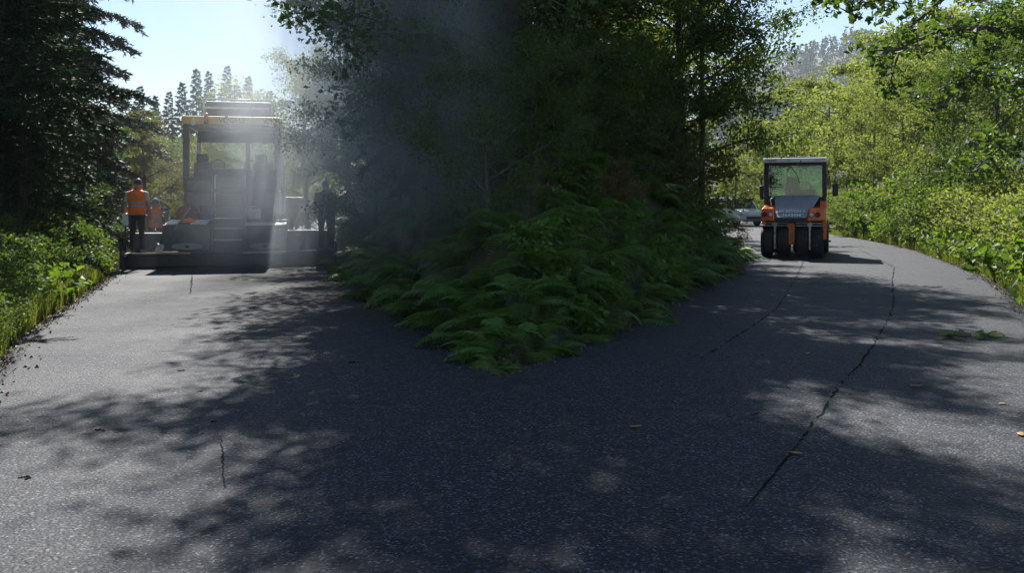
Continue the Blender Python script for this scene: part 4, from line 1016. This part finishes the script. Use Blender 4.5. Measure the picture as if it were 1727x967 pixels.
# ------------------------------------------------------------------ pneumatic tyred roller, front towards the camera
RY0 = 24.5
roller = empty('road_roller', (X(1336, RY0), RY0, 0), R(-20))
tag(roller, 'orange and grey rubber tyred road roller with glass cab facing the camera', 'road roller')
def UR(px, v=0): return (px - 1336) / 63.0 * (1 + v / 25.5)
def ZR(py, v=0): return EYE - (py - HOR) / F * (RY0 + .95 * v)
Q_ = lambda name, mat, x0, x1, y0, y1, z0, z1, bev=.015, par=None: part(name, M[mat], par or roller, x0, x1, y0, y1, z0, z1, bev)
tr = .435
for px in (1292.5, 1319.5, 1351.5, 1377):
    wheel(roller, (UR(px), .44, tr), tr, .315, M['dgrey'])
    MB().box(UR(px) - .15, UR(px) + .15, .20, .62, tr * 2 + .012, tr * 2 + .035).build('scraper', M['lgrey'], roller, .008)
for px in (1291, 1315, 1339, 1363, 1385):
    wheel(roller, (UR(px), 3.1, tr), tr, .30, M['dgrey'])
for px in (1306, 1364.5):
    fk = Q_('fork', 'steel', UR(px) - .035, UR(px) + .035, .30, .58, .22, .95, .012)
    MB().box(UR(px) - .36, UR(px) + .36, .24, .34, .945, .985).build('fork_bar', M['steel'], fk, .01)
    MB().tube([(UR(px), .18, .93), (UR(px), .30, .93)], .07, 12).build('hub', M['lgrey'], fk)
    MB().tube([(UR(px) - .25, .30, .98), (UR(px), .22, 1.02), (UR(px) + .25, .30, .98)], .012, 6).build('hose', M['black'], fk)
Q_('centre_column', 'orange', UR(1327), UR(1340), .34, .9, .36, .97)
Q_('axle_beam', 'dgrey', UR(1286), UR(1384), .40, .56, .40, .50)
Q_('front_bumper', 'black', UR(1303), UR(1364), .05, .35, .985, 1.11, .02)
lbk = MB().hexa([(UR(1283), .02, 1.03), (UR(1307), 0, 1.03), (UR(1283), 1.3, 1.03), (UR(1307), 1.3, 1.03), (UR(1284), .08, 1.38), (UR(1305), .06, 1.38), (UR(1284), 1.3, 1.46), (UR(1305), 1.3, 1.46)]).build('fender', M['orange'], roller, .04)
rbk = MB().hexa([(UR(1360), 0, 1.03), (UR(1391), .02, 1.03), (UR(1360), 1.3, 1.03), (UR(1391), 1.3, 1.03), (UR(1363), .06, 1.38), (UR(1391), .08, 1.38), (UR(1363), 1.3, 1.46), (UR(1391), 1.3, 1.46)]).build('fender', M['orange'], roller, .04)
MB().prism([(.16, 1.36), (1.25, 1.36), (1.25, 1.60), (.62, 1.56)], 'x', UR(1381), UR(1392.5)).build('fender_fin', M['orange'], rbk, .015)
for px, mt, par in ((1289.5, 'dgrey', lbk), (1300, 'lamp_glass', lbk), (1368, 'lamp_glass', rbk), (1378, 'dgrey', rbk)):
    h_ = disc('headlight' if mt == 'lamp_glass' else 'indicator', M['black'], par, (UR(px), -.012, ZR(362)), .072, .05)
    disc('lens', M[mt] if mt == 'lamp_glass' else M['maroon'], h_, (UR(px), -.022, ZR(362)), .055, .02)
Q_('underframe', 'dgrey', UR(1288), UR(1388), .95, 3.4, .60, 1.03)
for s_, a in ((-1, UR(1286)), (1, UR(1388.5))): Q_('side_panel', 'orange', a - .05, a + .05, .62, 2.6, .50, 1.026, .02)
hd = MB().hexa([(UR(1307.5), .02, 1.11), (UR(1359.5), .02, 1.11), (UR(1303), 1.2, 1.11), (UR(1366), 1.2, 1.11), (UR(1303), .85, 1.74), (UR(1380, .85), .85, 1.74), (UR(1303), 1.2, 1.76), (UR(1380, .9), 1.2, 1.76)]).build('hood', M['hood'], roller, .04)
sl_ = math.atan2(.63, .83)
def hoodpt(px, f): return (UR(px, .4), .02 + .83 * f - .022, 1.11 + .63 * f + .012)
lettering('lettering', 'LER BETON A.Ş.', .128, M['text_white'], hd, hoodpt(1338, .27), (sl_, 0, 0), .003, .004)
lettering('lettering', 'HAMM', .165, M['text_white'], hd, hoodpt(1335, .10), (sl_, 0, 0), .003, .002)
# cab
c0, c1 = UR(1286.5, .9), UR(1389.5, .9)
Q_('cab_base', 'dgrey', c0 + .02, c1 - .02, 1.21, 2.5, 1.03, 1.70, .02)
zt = ZR(275, 1)
for uu, wd in ((c0, .13), (c1 - .11, .11)):
    MB().box(uu, uu + wd, .92, 1.06, 1.47, zt).build('cab_post', M['black'], roller, .02)
    MB().box(uu, uu + wd, 2.36, 2.48, 1.70, zt).build('cab_post', M['black'], roller, .02)
Q_('cab_beam', 'black', c0, c1, .90, 1.0, zt - .075, zt + .002, .01); Q_('cab_beam', 'black', c0, c1, 2.40, 2.50, zt - .075, zt + .002, .01)
Q_('windscreen', 'glass', c0 + .132, c1 - .112, .97, .98, 1.72, zt - .076, 0)
Q_('rear_window', 'glass', c0 + .132, c1 - .112, 2.43, 2.44, 1.705, zt - .076, 0)
for uu in (c0 + .03, c1 - .04): Q_('side_window', 'glass', uu, uu + .01, 1.065, 2.355, 1.705, zt - .002, 0)
rf = Q_('cab_roof', 'white', UR(1286, .9) - .01, UR(1391.5, .9), .78, 2.62, zt + .004, ZR(266.5, .9), .035)
MB().box(UR(1322, .9), UR(1372, .9), 1.0, 2.4, ZR(266.5, .9) + .001, ZR(264, .9)).build('roof_hatch', M['mgrey'], rf, .012)
for a, b in ((1293, 1308), (1370, 1387)): MB().box(UR(a, .9), UR(b, .9), .772, .781, zt + .07, zt + .085).build('roof_lamp', M['black'], rf)
# inside the cab
u0 = UR(1331, 1.7)
st_ = MB().box(u0 - .22, u0 + .22, 1.75, 2.2, 1.56, 1.76).build('seat', M['black'], roller, .05)
MB().hexa([(u0 - .21, 2.1, 1.76), (u0 + .21, 2.1, 1.76), (u0 - .21, 2.24, 1.76), (u0 + .21, 2.24, 1.76), (u0 - .17, 2.2, 2.30), (u0 + .17, 2.2, 2.30), (u0 - .17, 2.3, 2.30), (u0 + .17, 2.3, 2.30)]).build('backrest', M['black'], st_, .04)
Q_('dashboard', 'black', UR(1340, 1.2), UR(1372, 1.2), 1.07, 1.34, 1.55, 1.92, .03)
u1 = UR(1352, 1.3); MB().tube([(u1 + .19 * math.cos(a), 1.42 + .06 * math.sin(a), 1.98 + .17 * math.sin(a)) for a in np.linspace(0, 2 * math.pi, 19)], .015, 6, caps=False).build('steering_wheel', M['black'], roller)
MB().tube([(UR(1294, .95), .94, 1.98), (UR(1319, .95), .94, 1.98)], .010, 6).build('grab_rail', M['black'], roller)
MB().tube([(UR(1329, .95), .945, zt - .06), (UR(1340, .95), .945, 2.38), (UR(1346, .95), .945, 2.1)], .010, 6).build('wiper', M['black'], roller)
for a, b, c_, d, px in ((1399.5, 1409, 331, 310, 1390), (1279.5, 1286.5, 337, 313, 1287)):
    mr = MB().box(UR(a, .8), UR(b, .8), .74, .82, ZR(c_, .8), ZR(d, .8)).build('mirror', M['black'], roller, .025)
    um = (UR(a, .8) + UR(b, .8)) / 2
    MB().tube([(UR(px, .9), .95, ZR(d - 20, .9)), (um, .84, ZR(d - 18, .9)), (um, .80, ZR(d + 1, .9))], .013, 6).build('mirror_arm', M['black'], mr)
    MB().tube([(UR(px, .9), .95, ZR(c_ - 4, .9)), (um, .83, ZR(c_ - 5, .9))], .013, 6).build('mirror_arm', M['black'], mr)
for k_ in range(2): Q_('step', 'black', UR(1392.5), UR(1399), 1.0, 1.35, .42 + .28 * k_, .46 + .28 * k_, .008)
Q_('step_frame', 'black', UR(1392.5), UR(1394), 1.0, 1.35, .40, 1.05, .006)
Q_('rear_hood', 'orange', UR(1292), UR(1384), 2.52, 3.7, .95, 1.60, .06)
MB().tube([(UR(1300), .30, 1.46), (UR(1298), .32, 1.62), (UR(1303), .62, 1.70)], .016, 8).build('grab_rail', M['lgrey'], roller)

# ------------------------------------------------------------------ parked van behind the roller
VY = 55.0
van = empty('parked_van', (X(1272, VY), VY, 0), R(18)); tag(van, 'silver white van parked on the road bend behind the roller', 'van')
# x right in view, y away; nose towards the camera
prof = [(0.0, .30), (0.0, .72), (.12, .92), (.85, 1.06), (1.45, 1.68), (1.75, 1.78), (3.9, 1.78), (4.15, 1.60), (4.2, .35)]
MB().prism(prof, 'x', -.85, .85).build('body', M['vanpaint'], van, .05)
MB().hexa([(-.74, .855, 1.10), (.74, .855, 1.10), (-.74, .90, 1.09), (.74, .90, 1.09), (-.66, 1.37, 1.64), (.66, 1.37, 1.64), (-.66, 1.42, 1.63), (.66, 1.42, 1.63)]).build('windscreen', M['glass_dark'], van)
for s_ in (-1, 1):
    MB().hexa([(s_ * .853 - .004, 1.3, 1.10), (s_ * .853 + .004, 1.3, 1.10), (s_ * .853 - .004, 2.2, 1.10), (s_ * .853 + .004, 2.2, 1.10), (s_ * .853 - .004, 1.72, 1.60), (s_ * .853 + .004, 1.72, 1.60), (s_ * .853 - .004, 2.2, 1.60), (s_ * .853 + .004, 2.2, 1.60)]).build('side_window', M['glass_dark'], van)
    MB().box(s_ * .853 - .004, s_ * .853 + .004, 2.35, 3.6, 1.12, 1.60).build('side_window', M['glass_dark'], van)
    MB().box(s_ * .62 - .17, s_ * .62 + .17, -.012, .10, .66, .84).build('headlight', M['lamp_glass'], van, .03)
    MB().box(s_ * .95 - .09, s_ * .95 + .09, 1.15, 1.25, 1.08, 1.26).build('mirror', M['black'], van, .02)
    for yy in (.82, 3.4): wheel(van, (s_ * .74, yy, .31), .31, .22, M['lgrey'], 'wheel')
MB().box(-.55, .55, -.014, .03, .42, .60).build('grille', M['black'], van, .01)
MB().box(-.86, .86, -.03, .2, .30, .40).build('bumper', M['mgrey'], van, .02)

# ------------------------------------------------------------------ two hens pecking on the verge beyond the roller
def hen(loc, rz, s_, label):
    o = empty('hen', loc, rz); o.scale = (s_, s_, s_); tag(o, label, 'hen', 'hens on the verge')
    rings = []
    for x_, z_, ry, rz_ in ((-.20, .36, .03, .04), (-.15, .31, .08, .09), (-.04, .27, .11, .115), (.07, .27, .10, .11), (.14, .31, .075, .09), (.18, .38, .05, .06), (.21, .45, .036, .042), (.245, .48, .034, .034), (.28, .475, .014, .014)):
        rings.append([(x_, ry * math.cos(a), z_ + rz_ * math.sin(a)) for a in np.linspace(0, 2 * math.pi, 13)[:-1]])
    MB().loft(rings).build('body', M['hen'], o)
    MB().prism([(-.15, .33), (-.30, .50), (-.24, .52), (-.20, .50), (-.10, .37)], 'y', -.025, .025).build('tail', M['hen_tail'], o, .008)
    MB().prism([(.20, .50), (.21, .54), (.235, .52), (.25, .545), (.27, .50)], 'y', -.006, .006).build('comb', M['red'], o)
    for s2 in (-1, 1):
        MB().tube([(0, s2 * .05, .18), (-.01, s2 * .05, .09), (0, s2 * .05, .01)], [.018, .010, .009], 6).build('leg', M['yellow'], o)
hen(on(1404, 44), R(-15), 1.05, 'brown hen with raised dark tail on the verge beyond the roller')
hen(on(1419, 45.5), R(-80), 1.0, 'brown hen seen front on at the edge of the tall verge grass')

# ------------------------------------------------------------------ leaves, a sprig and clods lying on the asphalt
def gpt(px, py, z=.004): Y = 2400 / (py - HOR); return (X(px, Y), Y, z)
def leaf_obj(name, mat, L, W, parent=None, loc=(0, 0, 0), rz=0, curl=.25):
    V = []; nx_ = 7
    for i in range(nx_):
        f = i / (nx_ - 1); hw = W * .5 * math.sin(math.pi * min(.98, f * .92 + .05)) ** .8
        zc = curl * L * (f - .5) ** 2 + .002
        V += [(L * (f - .5), -hw, zc + hw * .35), (L * (f - .5), 0, zc), (L * (f - .5), hw, zc + hw * .3)]
    Fc = []
    for i in range(nx_ - 1):
        for j in range(2): a = i * 3 + j; Fc.append((a, a + 3, a + 4, a + 1))
    o = add(name, mesh_np(name, V, Fc, True), mat, parent, loc); o.rotation_euler = (0, 0, rz)
    m = o.modifiers.new('thick', 'SOLIDIFY'); m.thickness = .0015
    return o
for px, py, L, rz, lab in [(1073, 722, .075, .3, 'tan fallen leaf alone on the shaded asphalt in mid picture'), (1343, 767, .07, -.5, 'tan fallen leaf beside the dark crack in the sunlit asphalt'),
                           (1363, 597, .06, .8, 'small tan fallen leaf on the asphalt in front of the roller'), (1545, 653, .09, .1, 'fallen leaf at the edge of the sunlit patch'),
                           (1722, 735, .08, 1.2, 'orange fallen leaf on sunlit asphalt at the picture edge'), (1690, 683, .06, .4, 'small tan fallen leaf on sunlit asphalt near the picture edge')]:
    tag(leaf_obj('fallen_leaf', M['dry_leaf'], L * 1.15, L * .6, None, gpt(px, py), rz), lab, 'leaf', 'fallen leaves on the road')
sg = empty('leafy_sprig', gpt(1635, 570)); tag(sg, 'fallen green leafy sprig lying on the asphalt right of the roller tracks', 'sprig')
MB().tube([(-.30, .02, .012), (-.1, -.03, .02), (.12, .02, .018), (.30, -.01, .01)], [.006, .005, .004, .003], 6).build('twig', M['twig'], sg)
for i, (a, b, rz) in enumerate([(-.30, -.06, .3), (-.20, .10, 1.2), (-.22, -.10, -.4), (-.02, .14, .9), (.10, -.10, -.6), (.02, -.14, .2), (.30, .06, .5), (.28, -.08, -.9), (.18, .10, 1.4)]):
    leaf_obj('leaf', M['leaf_bright'], .17, .10, sg, (a, b, .03), rz).rotation_euler[0] = .55 * (1 if i % 2 else -1)
for i, (px, py, s_) in enumerate([(42, 808, .03), (304, 626, .03), (358, 712, .02), (336, 661, .02), (168, 727, .03), (596, 612, .04)]):
    r = random.Random(i); mb = MB()
    for q in range(9): mb.ball((r.gauss(0, s_ * .6), r.gauss(0, s_ * .5), s_ * .08), (s_ * r.uniform(.2, .45), s_ * r.uniform(.15, .3), s_ * r.uniform(.12, .22)), 7, 5)
    tag(mb.build('asphalt_clod', M['bitumen'], None, 0, gpt(px, py, 0)), 'small black clod of loose asphalt on the sunlit paver road', 'clod', 'asphalt clods on the paver road')

# ------------------------------------------------------------------ people: one fused surface each, clothes as zones, vest and hair on top
def fused(name, mb, voxel, mats, zone):
    me0 = mb.mesh(name + '_raw'); o = bpy.data.objects.new(name, me0); C.objects.link(o)
    m = o.modifiers.new('fuse', 'REMESH'); m.mode = 'VOXEL'; m.voxel_size = voxel; m.use_smooth_shade = True
    m2 = o.modifiers.new('soft', 'SMOOTH'); m2.iterations = 2; m2.factor = .4
    dg = bpy.context.evaluated_depsgraph_get(); me = bpy.data.meshes.new_from_object(o.evaluated_get(dg)); o.modifiers.clear(); o.data = me
    me.materials.clear()
    for q in mats: me.materials.append(q)
    n_ = len(me.polygons); cc = np.empty(n_ * 3, np.float32); me.polygons.foreach_get('center', cc); cc = cc.reshape(-1, 3)
    me.polygons.foreach_set('material_index', np.array([zone(p) for p in cc], np.int32)); me.update()
    return o
def ell(cx, cy, z, rx, ry, n=16): return [(cx + rx * math.cos(2 * math.pi * k_ / n), cy + ry * math.sin(2 * math.pi * k_ / n), z) for k_ in range(n)]
def hand(mb, wrist, d, curl, side):
    """palm and five fingers along direction d"""
    w_ = Vector(wrist); d = Vector(d).normalized(); s_ = Vector(side).normalized(); nrm = d.cross(s_)
    mb.tube([w_, w_ + d * .045, w_ + d * .09], [.026, .036, .032], 8)
    for k_, (off, L) in enumerate(((-.030, .065), (-.010, .078), (.010, .072), (.028, .055))):
        b = w_ + d * .08 + s_ * off; mb.tube([b, b + d * L * .5 + nrm * curl * .01, b + d * L * .9 + nrm * curl * .035], [.0115, .0105, .009], 6)
    b = w_ + d * .03 - s_ * .03; mb.tube([b, b - s_ * .022 + d * .03, b - s_ * .022 + d * .065], [.013, .012, .010], 6)
def body(pose):
    """figure 1.75 m tall facing +y; returns the raw solids"""
    mb = MB(); P = pose
    mb.loft([ell(0, 0, .80, .10, .09), ell(0, 0, .86, .165, .115), ell(0, 0, .96, .165, .115), ell(0, .005, 1.06, .150, .105), ell(0, .005, 1.18, .165, .115), ell(0, 0, 1.30, .185, .120), ell(0, -.01, 1.40, .180, .105), ell(0, -.01, 1.455, .11, .075), ell(0, 0, 1.50, .06, .06)])
    mb.tube([(0, 0, 1.46), P['neck'], P['head']], [.060, .056, .05], 10)
    h = Vector(P['head']); f = Vector(P['face']).normalized(); up = Vector((0, 0, 1)); s_ = f.cross(up).normalized()
    mb.ball(h + Vector((0, 0, .075)) , (.080, .092, .115), 16, 12)
    mb.ball(h + f * .025 + Vector((0, 0, .0)), (.058, .062, .060), 12, 8)              # jaw
    mb.tube([h + f * .080 + up * .085, h + f * .112 + up * .055], [.010, .016], 6)      # nose
    for q in (-1, 1): mb.ball(h + s_ * q * .080 + up * .065, (.016, .020, .030), 8, 6)  # ears
    for q in (-1, 1): mb.ball(h + f * .078 + s_ * q * .032 + up * .095, (.016, .016, .011), 6, 5)
    mb.ball(h + f * .083 + up * .02, (.026, .026, .010), 8, 5)
    for sd in ('l', 'r'):
        hip, kn, an, toe = [Vector(P[k_ + sd]) for k_ in ('hip', 'knee', 'ank', 'toe')]
        mb.tube([hip + Vector((0, 0, .05)), hip.lerp(kn, .5), kn, kn.lerp(an, .35), an], [.095, .085, .062, .060, .048], 12)
        mb.tube([an + Vector((0, -.04, -.035)), an + Vector((0, 0, -.03)), an.lerp(toe, .6) + Vector((0, 0, -.015)), toe], [.042, .048, .042, .030], 10)
        sh, el, wr = [Vector(P[k_ + sd]) for k_ in ('sho', 'elb', 'wri')]
        mb.tube([sh.lerp(Vector((0, 0, 1.40)), .3), sh, sh.lerp(el, .5), el, el.lerp(wr, .4), wr], [.062, .062, .050, .042, .040, .028], 10)
        hand(mb, wr, P['hnd' + sd], 1.0, P['hns' + sd])
    return mb
STAND = dict(neck=(0, .01, 1.50), head=(0, .035, 1.545), face=(0, 1, -.15), hipl=(-.09, 0, .90), kneel=(-.10, .02, .49), ankl=(-.11, 0, .085), toel=(-.14, .17, .03),
             hipr=(.09, 0, .90), kneer=(.10, .03, .49), ankr=(.115, .02, .085), toer=(.16, .18, .03), shol=(-.205, 0, 1.385), elbl=(-.255, -.02, 1.10), wril=(-.25, .06, .86), hndl=(0, .15, -1), hnsl=(0, 1, 0),
             shor=(.205, 0, 1.385), elbr=(.265, -.01, 1.10), wrir=(.29, .07, .86), hndr=(.05, .15, -1), hnsr=(0, 1, 0))
def vest(parent, lift=0.0, band=True):
    def shell(g, z0, z1, nz=12):
        zz = np.linspace(z0, z1, nz); rr = []
        for z_ in zz:
            rx = np.interp(z_, [.86, .96, 1.06, 1.18, 1.30, 1.38, 1.43, 1.475], [.190, .192, .184, .190, .208, .214, .165, .095]) + g
            ry = np.interp(z_, [.86, .96, 1.06, 1.18, 1.30, 1.38, 1.43, 1.475], [.140, .138, .132, .136, .140, .128, .105, .085]) + g
            rr.append([(rx * math.copysign(abs(math.cos(a)) ** .85, math.cos(a)) * (1 + .012 * math.sin(a * 7 + z_ * 9)), ry * math.copysign(abs(math.sin(a)) ** .85, math.sin(a)) * (1 + .015 * math.sin(a * 5 + z_ * 14)), z_) for a in np.linspace(0, 2 * math.pi, 37)[:-1]])
        return rr
    o = MB().loft(shell(0, .88, 1.475), caps=False).build('vest', M['vest'], parent)
    m = o.modifiers.new('thick', 'SOLIDIFY'); m.thickness = .008; m.offset = -1
    if band:
        for z_ in (1.09, 1.17): MB().loft(shell(.004, z_ - .022, z_ + .022, 3), caps=False).build('reflective_band', M['reflect'], o)
    return o
def hair_cap(parent, h, mat, name='hair', brim=None):
    h = Vector(h); rings = []
    for t in np.linspace(.42, 1.0, 8):
        ph = math.pi * t
        rings.append([h + Vector((.088 * math.sin(ph) * math.cos(a), .100 * math.sin(ph) * math.sin(a) - .004, .075 - .122 * math.cos(ph))) for a in np.linspace(0, 2 * math.pi, 17)[:-1]])
    mb = MB().loft(rings, caps=True)
    if brim is not None:
        f = Vector(brim).normalized(); s_ = f.cross(Vector((0, 0, 1))).normalized(); b = h + Vector((0, 0, .115))
        mb.hexa([b + f * .05 - s_ * .07, b + f * .05 + s_ * .07, b + f * .17 - s_ * .055, b + f * .17 + s_ * .055] + [q + Vector((0, 0, .012)) for q in (b + f * .05 - s_ * .07, b + f * .05 + s_ * .07, b + f * .17 - s_ * .055, b + f * .17 + s_ * .055)])
    return mb.build(name, mat, parent)
def zones(shirt=1, sleeve=1.20):
    def z(p):
        x_, y_, zz = p
        if zz < .075: return 3
        if abs(x_) < .215 and zz < .97: return 2 if not (abs(x_) > .21) else 0
        if abs(x_) >= .215 and zz < .80: return 0
        if zz > 1.478 and abs(x_) < .12: return 0
        if abs(x_) >= .215 and zz < sleeve: return 0
        return 1
    return z
def person(loc, rz, pose, label, mats, zone, hgt=1.75, vest_on=True, cap=None, face=None):
    o = fused('person', body(pose), .0125, mats, zone); o.location = loc; o.rotation_euler = (0, 0, rz); s_ = hgt / 1.735; o.scale = (s_, s_, s_)
    tag(o, label, 'person')
    if vest_on: vest(o)
    hair_cap(o, pose['head'], M['bluecap'] if cap else M['hair'], 'cap' if cap else 'hair', pose['face'] if cap else None)
    return o
# worker standing on the paver walkway with his back turned
p1 = dict(STAND); p1['face'] = (.75, .8, -.35); p1['head'] = (.02, .045, 1.54)
loc = onp(U(237, .05), .03, .362)
w1 = person(loc, R(6), p1, 'person in orange vest and dark trousers standing on the paver walkway, back turned', [M['skin'], M['shirt'], M['trouser'], M['shoe']], zones(), 1.76)
MB().tube([(-.07, .02, 1.475), (0, -.06, 1.485), (.08, .0, 1.48), (.075, .085, 1.49), (0, .10, 1.48)], [.018, .024, .026, .028, .018], 8).build('collar', M['red'], w1)
# second worker beyond, hand raised to the head
p2 = dict(STAND); p2['face'] = (.9, .5, -.2); p2['elbr'] = (.40, .10, 1.44); p2['wrir'] = (.20, .16, 1.62); p2['hndr'] = (-.8, -.1, .25); p2['hnsr'] = (0, .3, 1)
Yb = 25.0; xb = X(262, Yb)
w2 = person((xb, Yb, -.005), R(15), p2, 'person in orange vest with one hand raised to the head beside the paver', [M['skin'], M['shirt_dark'], M['trouser'], M['shoe']], zones(1, 1.3), 1.66, True, True)
# third worker in the smoke on the screed extension
p3 = dict(STAND); p3['face'] = (-.3, 1, -.3); p3['wrir'] = (.20, .28, 1.05); p3['elbr'] = (.27, .02, 1.12); p3['hndr'] = (-.2, 1, .0); p3['hnsr'] = (0, 0, 1)
w3 = person(onp(U(549, .1), .02, .362), R(10), p3, 'person in dark clothes and blue cap standing in smoke on the paver walkway', [M['skin'], M['shirt_dark'], M['trouser'], M['shoe']], zones(1, .95), 1.74, False, True)

# ------------------------------------------------------------------ smoke and steam rising from the hot mat
def smoke():
    x0, x1, y0, y1, z0, z1 = -9.8, 0.6, 10.2, 25.5, .01, 10.5
    o = MB().box(x0, x1, y0, y1, z0, z1).build('smoke_plume', None)
    tag(o, 'pale smoke and steam drifting up from the hot asphalt over the paver', 'smoke', kind='stuff')
    m = bpy.data.materials.new('smoke'); m.use_nodes = True; t = m.node_tree; t.nodes.remove(t.nodes['Principled BSDF'])
    L = t.links.new
    def mth(op, a, b=None, c=None):
        n = nd(t, 'ShaderNodeMath', operation=op)
        for i, q in enumerate((a, b, c)):
            if q is None: continue
            if hasattr(q, 'is_linked') or hasattr(q, 'links'): L(q, n.inputs[i])
            else: n.inputs[i].default_value = q
        return n.outputs[0]
    def sstep(v, a, b):
        n = nd(t, 'ShaderNodeMapRange', interpolation_type='SMOOTHSTEP'); L(v, n.inputs[0]); n.inputs[1].default_value = a; n.inputs[2].default_value = b
        return n.outputs[0]
    tc = nd(t, 'ShaderNodeTexCoord'); sp = nd(t, 'ShaderNodeSeparateXYZ'); L(tc.outputs['Object'], sp.inputs[0])
    x, y, z = sp.outputs
    ns = nd(t, 'ShaderNodeTexNoise'); ns.inputs['Scale'].default_value = .55; ns.inputs['Detail'].default_value = 3.5; ns.inputs['Roughness'].default_value = .6; ns.inputs['Distortion'].default_value = .7
    L(tc.outputs['Object'], ns.inputs['Vector']); nf = ns.outputs['Fac']
    # rising column, drifting towards the bank with height
    cx = mth('MULTIPLY_ADD', z, .46, -6.2); cyy = mth('MULTIPLY_ADD', z, -.10, 21.3)
    rr = mth('MULTIPLY_ADD', z, .24, 1.15)
    dx_ = mth('DIVIDE', mth('SUBTRACT', x, cx), rr); dy_ = mth('DIVIDE', mth('SUBTRACT', y, cyy), rr)
    q = mth('ADD', mth('MULTIPLY', dx_, dx_), mth('MULTIPLY', dy_, dy_))
    core = mth('EXPONENT', mth('MULTIPLY', q, -1.0))
    core = mth('MULTIPLY', core, sstep(nf, .33, .64))
    # thin veil over the bank
    vx = mth('MULTIPLY', sstep(mth('MULTIPLY_ADD', y, .29, x), -.4, 1.7), sstep(x, .5, -.9)); vy = mth('MULTIPLY', sstep(y, 10.3, 12.2), sstep(y, 20.5, 15.0))
    veil = mth('MULTIPLY', mth('MULTIPLY', vx, vy), mth('MULTIPLY', sstep(nf, .2, .75), sstep(z, .1, 2.5)))
    # low fumes round the screed
    lx = mth('MULTIPLY', sstep(x, -9.7, -8.4), sstep(x, -2.6, -4.6)); ly = mth('MULTIPLY', sstep(y, 19.4, 20.6), sstep(y, 23.5, 21.8))
    low = mth('MULTIPLY', mth('MULTIPLY', lx, ly), mth('MULTIPLY', sstep(z, 2.2, .2), sstep(nf, .3, .7)))
    top = sstep(z, 10.2, 6.0)
    d = mth('ADD', mth('ADD', mth('MULTIPLY', core, .46), mth('MULTIPLY', veil, .12)), mth('MULTIPLY', low, .04))
    d = mth('MULTIPLY', d, top)
    pv = nd(t, 'ShaderNodeVolumePrincipled'); pv.inputs['Color'].default_value = (.86, .93, 1.0, 1); pv.inputs['Anisotropy'].default_value = .08
    L(d, pv.inputs['Density']); L(pv.outputs[0], t.nodes['Material Output'].inputs['Volume'])
    o.data.materials.clear(); o.data.materials.append(m)
smoke()
def haze():
    o = MB().box(-2600, 2600, -2600, 2600, -8, 205).build('haze', None); tag(o, 'thin summer haze filling the valley air', 'haze', kind='stuff')
    m = bpy.data.materials.new('haze'); m.use_nodes = True; t = m.node_tree; t.nodes.remove(t.nodes['Principled BSDF'])
    v = nd(t, 'ShaderNodeVolumePrincipled'); v.inputs['Color'].default_value = (.88, .93, 1, 1); v.inputs['Density'].default_value = .00022; v.inputs['Anisotropy'].default_value = .0
    t.links.new(v.outputs[0], t.nodes['Material Output'].inputs['Volume']); o.data.materials.clear(); o.data.materials.append(m)
haze()

# ------------------------------------------------------------------ labels by place for small groups that look alike
ORD = 'first second third fourth fifth sixth seventh eighth ninth tenth eleventh twelfth thirteenth fourteenth fifteenth sixteenth seventeenth eighteenth nineteenth twentieth'.split()
for g_, fmt in ((GS, '{} far slender spruce from the left against the pale sky behind the paver'), (GB, '{} leafy shrub from the left between verge weeds and dark spruces'),
                (GBR, '{} sunlit leafy bush from the left along the roller road verge'), ('shrubs on the shaded bank', '{} dark leafy shrub from the left above the ferns on the shaded bank'),
                ('bushy trees at the wood edge behind the paver', '{} bushy tree from the left at the wood edge behind the paver')):
    mem = sorted([o for o in C.objects if o.parent is None and o.get('group') == g_], key=lambda o: o.location.x / o.location.y)
    for i, o in enumerate(mem): o['label'] = fmt.format(ORD[i] if i < 20 else 'rightmost')
